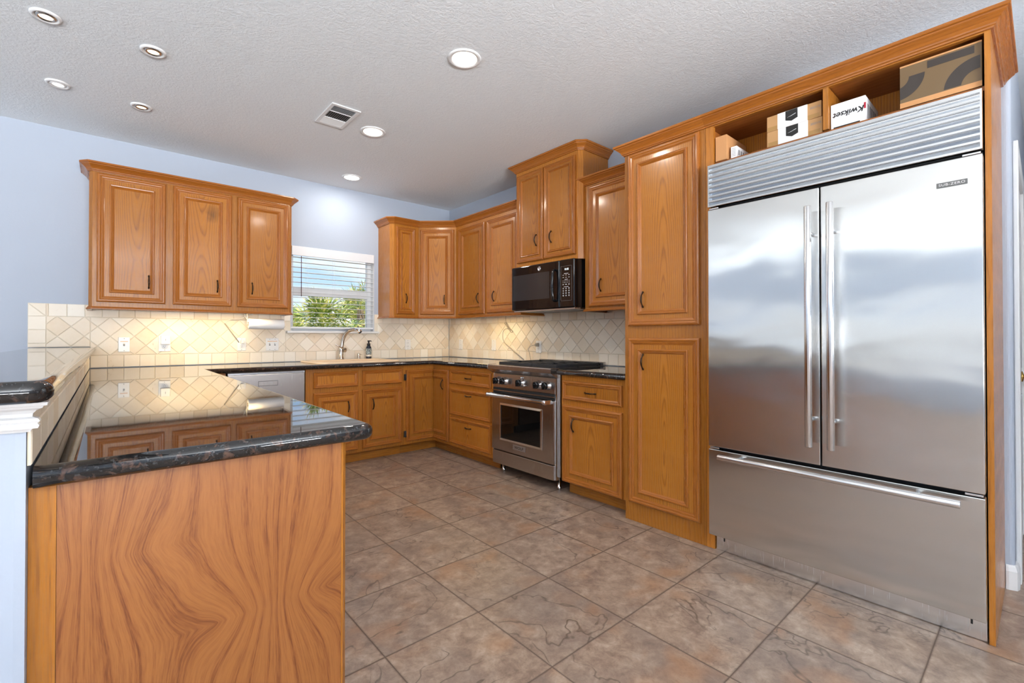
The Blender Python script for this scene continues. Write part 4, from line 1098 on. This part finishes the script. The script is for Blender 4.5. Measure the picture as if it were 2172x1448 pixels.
# ================================================================== outlets and switches
def plate(name, label, x, z, wall, w=.072, h=.118, kind='outlet', group='wall plates'):
    loc, rot = ((x, YA - .0078, z), 0) if wall == 'A' else ((XB - .0078, x, z), ROTB)
    t = thing(name, label, 'outlet' if kind in ('outlet', 'plug') else 'switch', loc, rot, group)
    part('cover_plate', box(-w / 2, w / 2, -.0055, 0, -h / 2, h / 2), M_PLATE, t, bevel=.003)
    if kind in ('outlet', 'plug'):
        for zz in (.020, -.020):
            m = MB(); m.slab(rr(-.0165, .0165, -.0135, .0135, .008, 4), 0, .0025, .001)
            m.v = [(a, -.0055 - c, b + zz) for a, b, c in m.v]
            f = part('receptacle', m, M_PLATE, t)
            m = MB()
            for dx, hh in ((-.006, .008), (.006, .006)): m.box(dx - .001, dx + .001, -.0084, -.0078, zz + .001 - hh / 2 + .003, zz + .001 + hh / 2 + .003)
            m.lathe([(.0022, 0), (.0022, .0004), (0, .0004)], (0, -.0079, zz - .007), '-y', 10); part('slots', m, M_DARK, f)
    elif kind == 'toggle':
        n = 2 if w > .1 else 1
        for k in range(n):
            cx = 0 if n == 1 else (-.023, .023)[k]
            m = box(cx - .0055, cx + .0055, -.0062, -.0054, -.012, .012); part('toggle_slot', m, M_GREY, t)
            m = MB(); m.tube([(cx, -.005, 0), (cx, -.018, .008)], [(.0045, .006), (.0035, .0045)], 8); part('toggle', m, M_PLATE, t)
    elif kind == 'rocker':
        part('rocker', box(-.0165, .0165, -.0085, -.0055, -.033, .033), M_PLATE, t, bevel=.001)
    elif kind == 'jack':
        m = MB(); m.lathe([(.007, 0), (.007, .004), (.004, .004), (.004, .0035), (0, .0035)], (0, -.0055, 0), '-y', 14); part('jack', m, M_PLATE, t)
    for zz in (.048, -.048):
        for xx in ((0,) if w < .1 else (-.023, .023)):
            m = MB(); m.lathe([(.003, 0), (.003, .0008), (0, .001)], (xx, -.0055, zz), '-y', 10); part('screw', m, M_GREY, t)
    return t
t = plate('light_switch', 'white switch plate with a faded orange strip, leftmost on the window wall', .099, 1.117, 'A', kind='toggle')
part('tape_strip', box(-.024, .024, -.0066, -.0056, .022, .027), simple('tape_orange', lin('#d39a62'), .6), t)
t = plate('wall_outlet', 'white outlet with a plug-in night light, second plate from the left', .362, 1.117, 'A', w=.082, kind='outlet')
nlt = thing('night_light', 'square white night light plugged into the left outlet', 'night light', (.366, YA - .017, 1.150), 0)
part('housing', box(-.032, .032, -.032, 0, -.033, .038), M_PLATE, nlt, bevel=.004); part('sensor', box(-.002, .002, -.033, -.0321, -.004, .014), M_GREY, nlt)
t = plate('wall_outlet', 'white outlet with a cable plugged in, left of the double switch', .934, 1.112, 'A', kind='outlet')
t = plate('light_switch', 'white double switch plate with a faded orange strip, below the towel roll', 1.193, 1.108, 'A', w=.112, kind='toggle')
part('tape_strip', box(-.042, .042, -.0066, -.0056, .026, .032), simple('tape_orange_pale', lin('#d8a878'), .6), t)
plate('wall_outlet', 'white empty outlet between the soap bottle and the room corner', 2.640, 1.091, 'A', kind='outlet')
plate('wall_plate', 'white jack plate nearest the room corner on the range wall', 4.515, 1.090, 'B', w=.074, h=.122, kind='jack')
plate('light_switch', 'white rocker switch plate left of the hanging cable behind the range', 3.897, 1.090, 'B', kind='rocker')
plate('wall_outlet', 'white outlet with a grey plug behind the range', 3.207, 1.082, 'B', kind='outlet')

# cables
cb = thing('power_cable', 'white cable with a tied bundle running from an outlet up under the left wall cabinet', 'cable', (0, 0, 0))
m = MB(); m.box(.922, .948, YA - .048, YA - .0165, 1.118, 1.150); part('plug', m, M_CABLE, cb, bevel=.003)
m = MB(); m.tube([(.912, YA - .0148, 1.128), (.797, YA - .0148, 1.300)], [(.004, .006)] * 2, 8); part('raceway', m, M_RACE, cb)
m = MB(); m.tube(spline([(.797, YA - .016, 1.300), (.835, YA - .03, 1.332), (.90, YA - .05, 1.342), (.94, YA - .08, 1.358), (.955, YA - .10, 1.3985)], 6), .0028, 8)
m.tube(spline([(.930, YA - .10, 1.3985), (.945, YA - .086, 1.372), (.962, YA - .098, 1.340), (.975, YA - .094, 1.318), (.966, YA - .09, 1.330), (.950, YA - .082, 1.36), (.940, YA - .10, 1.3985)], 6), .0026, 8)
m.tube(spline([(1.02, YA - .09, 1.3985), (.985, YA - .094, 1.375), (.95, YA - .094, 1.362), (.962, YA - .098, 1.335), (.985, YA - .098, 1.312), (.99, YA - .094, 1.33), (.958, YA - .09, 1.366)], 6), .0026, 8)
part('cord', m, M_CABLE, cb)
cb = thing('power_cable', 'thin grey cable with a twisted bundle hanging behind the range', 'cable', (0, 0, 0))
xb = XB - .0155
m = MB(); m.tube(spline([(xb, 3.692, 1.3985), (xb, 3.690, 1.345), (xb, 3.675, 1.315), (xb, 3.64, 1.278), (xb, 3.60, 1.25), (xb - .004, 3.575, 1.235), (xb - .006, 3.60, 1.228), (xb - .006, 3.64, 1.262), (xb - .004, 3.69, 1.31), (xb - .004, 3.705, 1.325), (xb - .003, 3.68, 1.328), (xb, 3.655, 1.285), (xb, 3.61, 1.243)], 6), .0024, 8)
m.tube(spline([(xb - .002, 3.655, 1.270), (xb - .002, 3.70, 1.262), (xb - .002, 3.735, 1.225), (xb, 3.738, 1.16), (xb, 3.71, 1.12), (xb, 3.684, 1.101)], 6), .0022, 8)
part('cord', m, M_CABLEG, cb)
m = MB(); m.tube([(XB - .0148, 3.684, 1.101), (XB - .0148, 3.416, .950)], [(.004, .006)] * 2, 8); part('raceway', m, M_RACE, cb)
cb = thing('plug_cord', 'small grey plug with a thin cord dropping behind the grates', 'cable', (0, 0, 0))
m = MB(); m.box(XB - .045, XB - .0165, 3.194, 3.222, 1.085, 1.120); m.box(XB - .055, XB - .045, 3.199, 3.217, 1.092, 1.110); part('plug', m, M_RACE, cb, bevel=.002)
m = MB(); m.tube(spline([(XB - .055, 3.212, 1.100), (XB - .07, 3.25, 1.090), (XB - .06, 3.295, 1.060), (XB - .04, 3.305, 1.01), (XB - .03, 3.295, .945)], 6), .002, 8); part('cord', m, M_CABLEG, cb)

# under-cabinet lights: real lamps on the undersides of the wall cabinets
for lab, x, y, rz, L, pw in (('under-cabinet light bar beneath the left wall cabinet', .62, 4.512, 0, .80, 4.2), ('under-cabinet light bar beneath the two-door wall cabinet', 2.955, 3.66, pi / 2, .50, 2.2), ('under-cabinet light bar beneath the corner wall cabinet', 2.93, 4.38, -pi / 4, .22, 1.2)):
    t = thing('under_cabinet_light', lab, 'light', (x, y, 1.3995), rz)
    part('housing', box(-L / 2, L / 2, -.015, .015, -.008, 0), M_PLATE, t); part('diffuser', box(-L / 2 + .01, L / 2 - .01, -.011, .011, -.0095, -.0082), M_STRIP, t)
    light('under_cabinet_lamp', 'AREA', (x, y, 1.3885), (0, 0, rz), pw, (1.0, .74, .36) if pw > 2 else (1, .78, .48), shape='RECTANGLE', size=L - .02, size_y=.022)

# ================================================================== ceiling
def can(x, y, label, mat, power, col):
    t = thing('recessed_light', label, 'ceiling light', (x, y, ZC), 0, 'large recessed lights')
    m = MB(); m.lathe([(.093, -.0005), (.092, -.005), (.086, -.008), (.074, -.007), (.070, -.004)], (0, 0, 0), 'z', 40, cap=False); part('trim_ring', m, M_WHITE, t)
    m = MB(); m.lathe([(.0705, -.0035), (.055, -.006), (.0, -.0075)], (0, 0, 0), 'z', 40); part('lens', m, mat, t)
    light('recessed_lamp', 'AREA', (x, y, ZC - .012), (0, 0, 0), power, col, shape='DISK', size=.13)
can(1.520, 2.105, 'large lit recessed ceiling light nearest the viewer', M_LAMPW, 8, (1, .90, .78))
can(1.531, 3.309, 'large lit recessed ceiling light beside the air vent', M_LAMPW, 8, (1, .90, .78))
can(1.814, 4.394, 'large lit recessed ceiling light over the sink', M_LAMPD, 4, (1, .97, .93))
def eye(x, y, label, mat, tilt):
    t = thing('eyeball_light', label, 'ceiling light', (x, y, ZC), 0, 'small adjustable ceiling lights')
    m = MB(); m.lathe([(.060, -.0005), (.059, -.006), (.050, -.010), (.043, -.008), (.040, -.003)], (0, 0, 0), 'z', 32, cap=False); part('trim_ring', m, M_WHITE, t)
    m = MB(); m.lathe([(.0395, -.002), (.038, -.007), (.030, -.011), (.027, -.006)], (0, 0, 0), 'z', 28, cap=False); g_ = part('gimbal', m, M_NICKEL if tilt else M_WHITE, t)
    m = MB(); m.lathe([(.028, -.005), (.016, -.008), (0, -.009)], (0, 0, 0), 'z', 24); part('bulb', m, mat, t)
eye(-.239, 3.145, 'small ceiling spotlight with a warm bulb, nearest the top left corner of the view', M_BULB, 1)
eye(.181, 3.153, 'small ceiling spotlight with a warm bulb, right one of the nearer pair', M_BULB, 1)
eye(-.244, 3.940, 'small ceiling spotlight with a plain white lens, left one of the farther pair', M_LAMPD, 0)
eye(.165, 3.965, 'small ceiling spotlight with a warm bulb, right one of the farther pair', M_BULB, 1)
V = thing('air_vent', 'white ceiling air vent with three louvre fields beside the recessed lights', 'vent', (1.232, 3.238, ZC), 0)
m = MB(); a, b = .101, .172
for x0, x1, y0, y1 in ((-a, a, -b, -b + .026), (-a, a, b - .026, b), (-a, -a + .024, -b + .026, b - .026), (a - .024, a, -b + .026, b - .026), (-a + .024, a - .024, -.065, -.058), (-a + .024, a - .024, .048, .055)): m.box(x0, x1, y0, y1, -.008, -.0005)
part('frame', m, M_WHITE, V, bevel=.002)
part('backing', box(-a + .02, a - .02, -b + .02, b - .02, -.0018, -.0006), M_BLACKM, V)
m = MB()
for k in range(6):
    y = -b + .032 + k * .0125; m.quad((-a + .024, y, -.0075), (a - .024, y, -.0075), (a - .024, y + .006, -.002), (-a + .024, y + .006, -.002))
for k in range(9):
    y = .057 + k * .0098; m.quad((-a + .024, y, -.002), (a - .024, y, -.002), (a - .024, y + .0085, -.0075), (-a + .024, y + .0085, -.0075))
for k in range(11):
    x = -a + .026 + k * .0138; m.quad((x, -.058, -.0075), (x + .006, -.058, -.002), (x + .006, .048, -.002), (x, .048, -.0075))
part('louvres', m, M_WHITE, V)

# ================================================================== window blind
BL = thing('window_blind', 'white slatted blind lowered and open in the kitchen window', 'blind', ((WX0 + WX1) / 2, YA + .035, 0), 0)
hw = (WX1 - WX0) / 2 - .006
part('valance', box(-hw, hw, -.052, -.036, 1.982, 2.074), M_SLAT, BL, bevel=.004)
part('head_rail', box(-hw + .004, hw - .004, -.034, .024, 2.028, 2.072), M_SLAT, BL)
m = MB(); zt = 1.972
for k in range(14):
    z = zt - k * .0498
    m.box(-hw, hw, -.025, .025, z - .0019, z + .0019)
part('slats', m, M_SLAT, BL)
part('bottom_rail', box(-hw, hw, -.026, .026, 1.262, 1.280), M_SLAT, BL, bevel=.003)
m = MB()
for x in (-.27, .0, .27):
    for y in (-.0265, .0265): m.tube([(x, y, 1.28), (x, y, 2.028)], .0008, 5)
part('ladder_cords', m, M_SLAT, BL)
m = MB(); m.tube([(-.335, -.040, 1.98), (-.335, -.043, 1.58)], .0035, 8); part('wand', m, M_WAND, BL)

# ================================================================== palms outside the window
def fan_palm(x, y, zc, n, L, label, seed):
    r = random.Random(seed)
    t = thing('fan_palm', label, 'palm', (x, y, -.3), 0, 'palms outside the window')
    m = MB(); m.tube([(0, 0, 0), (.03, 0, (zc + .3) * .5), (0, 0, zc + .3)], [.11, .085, .07], 12); part('trunk', m, M_TRUNK, t)
    m = MB()
    for k in range(n):
        az = 2 * pi * k / n * 2.4 + r.uniform(-.3, .3); el = r.uniform(-.35, 1.35)
        dv = Vector((cos(az) * cos(el), sin(az) * cos(el), sin(el))); base = Vector((0, 0, zc + .3)); c = base + dv * L * r.uniform(.55, .85)
        m.tube([base, (base + c) / 2 + Vector((0, 0, .02)), c], [.010, .008, .006], 5, cap=False)
        side = dv.cross(Vector((0, 0, 1)));  side = side.normalized() if side.length > .05 else Vector((1, 0, 0))
        up = side.cross(dv).normalized(); nb = 20; bl = L * r.uniform(.5, .7)
        for b in range(nb):
            a = -2.1 + 4.2 * b / (nb - 1)
            d = dv * cos(a) + side * sin(a); d = (d + up * (.10 * (1 if b % 2 else -1) + .12)).normalized(); ln = bl * (1 - .22 * abs(a) / 2.1)
            wv = d.cross(up).normalized() * ln * .045
            tip = c + d * ln + Vector((0, 0, -ln * .16)); mid = c + d * ln * .5
            m.quad(c, mid + wv, tip, mid - wv)
    part('fronds', m, M_LEAF, t)
for k, (x, y, zc, n, L, lab) in enumerate(((2.56, 7.2, 1.18, 34, .62, 'fan palm in the middle of the window view, nearest the glass'), (5.05, 11.9, 1.38, 34, .80, 'far fan palm at the right side of the window view'), (3.10, 11.6, 1.22, 34, .72, 'far fan palm at the left side of the window view'), (3.82, 8.8, 1.72, 24, .50, 'taller fan palm at the right edge of the window view'), (2.58, 8.95, 1.05, 26, .50, 'low fan palm near the left edge of the window view'))):
    fan_palm(x, y, zc, n, L, lab, k + 4)
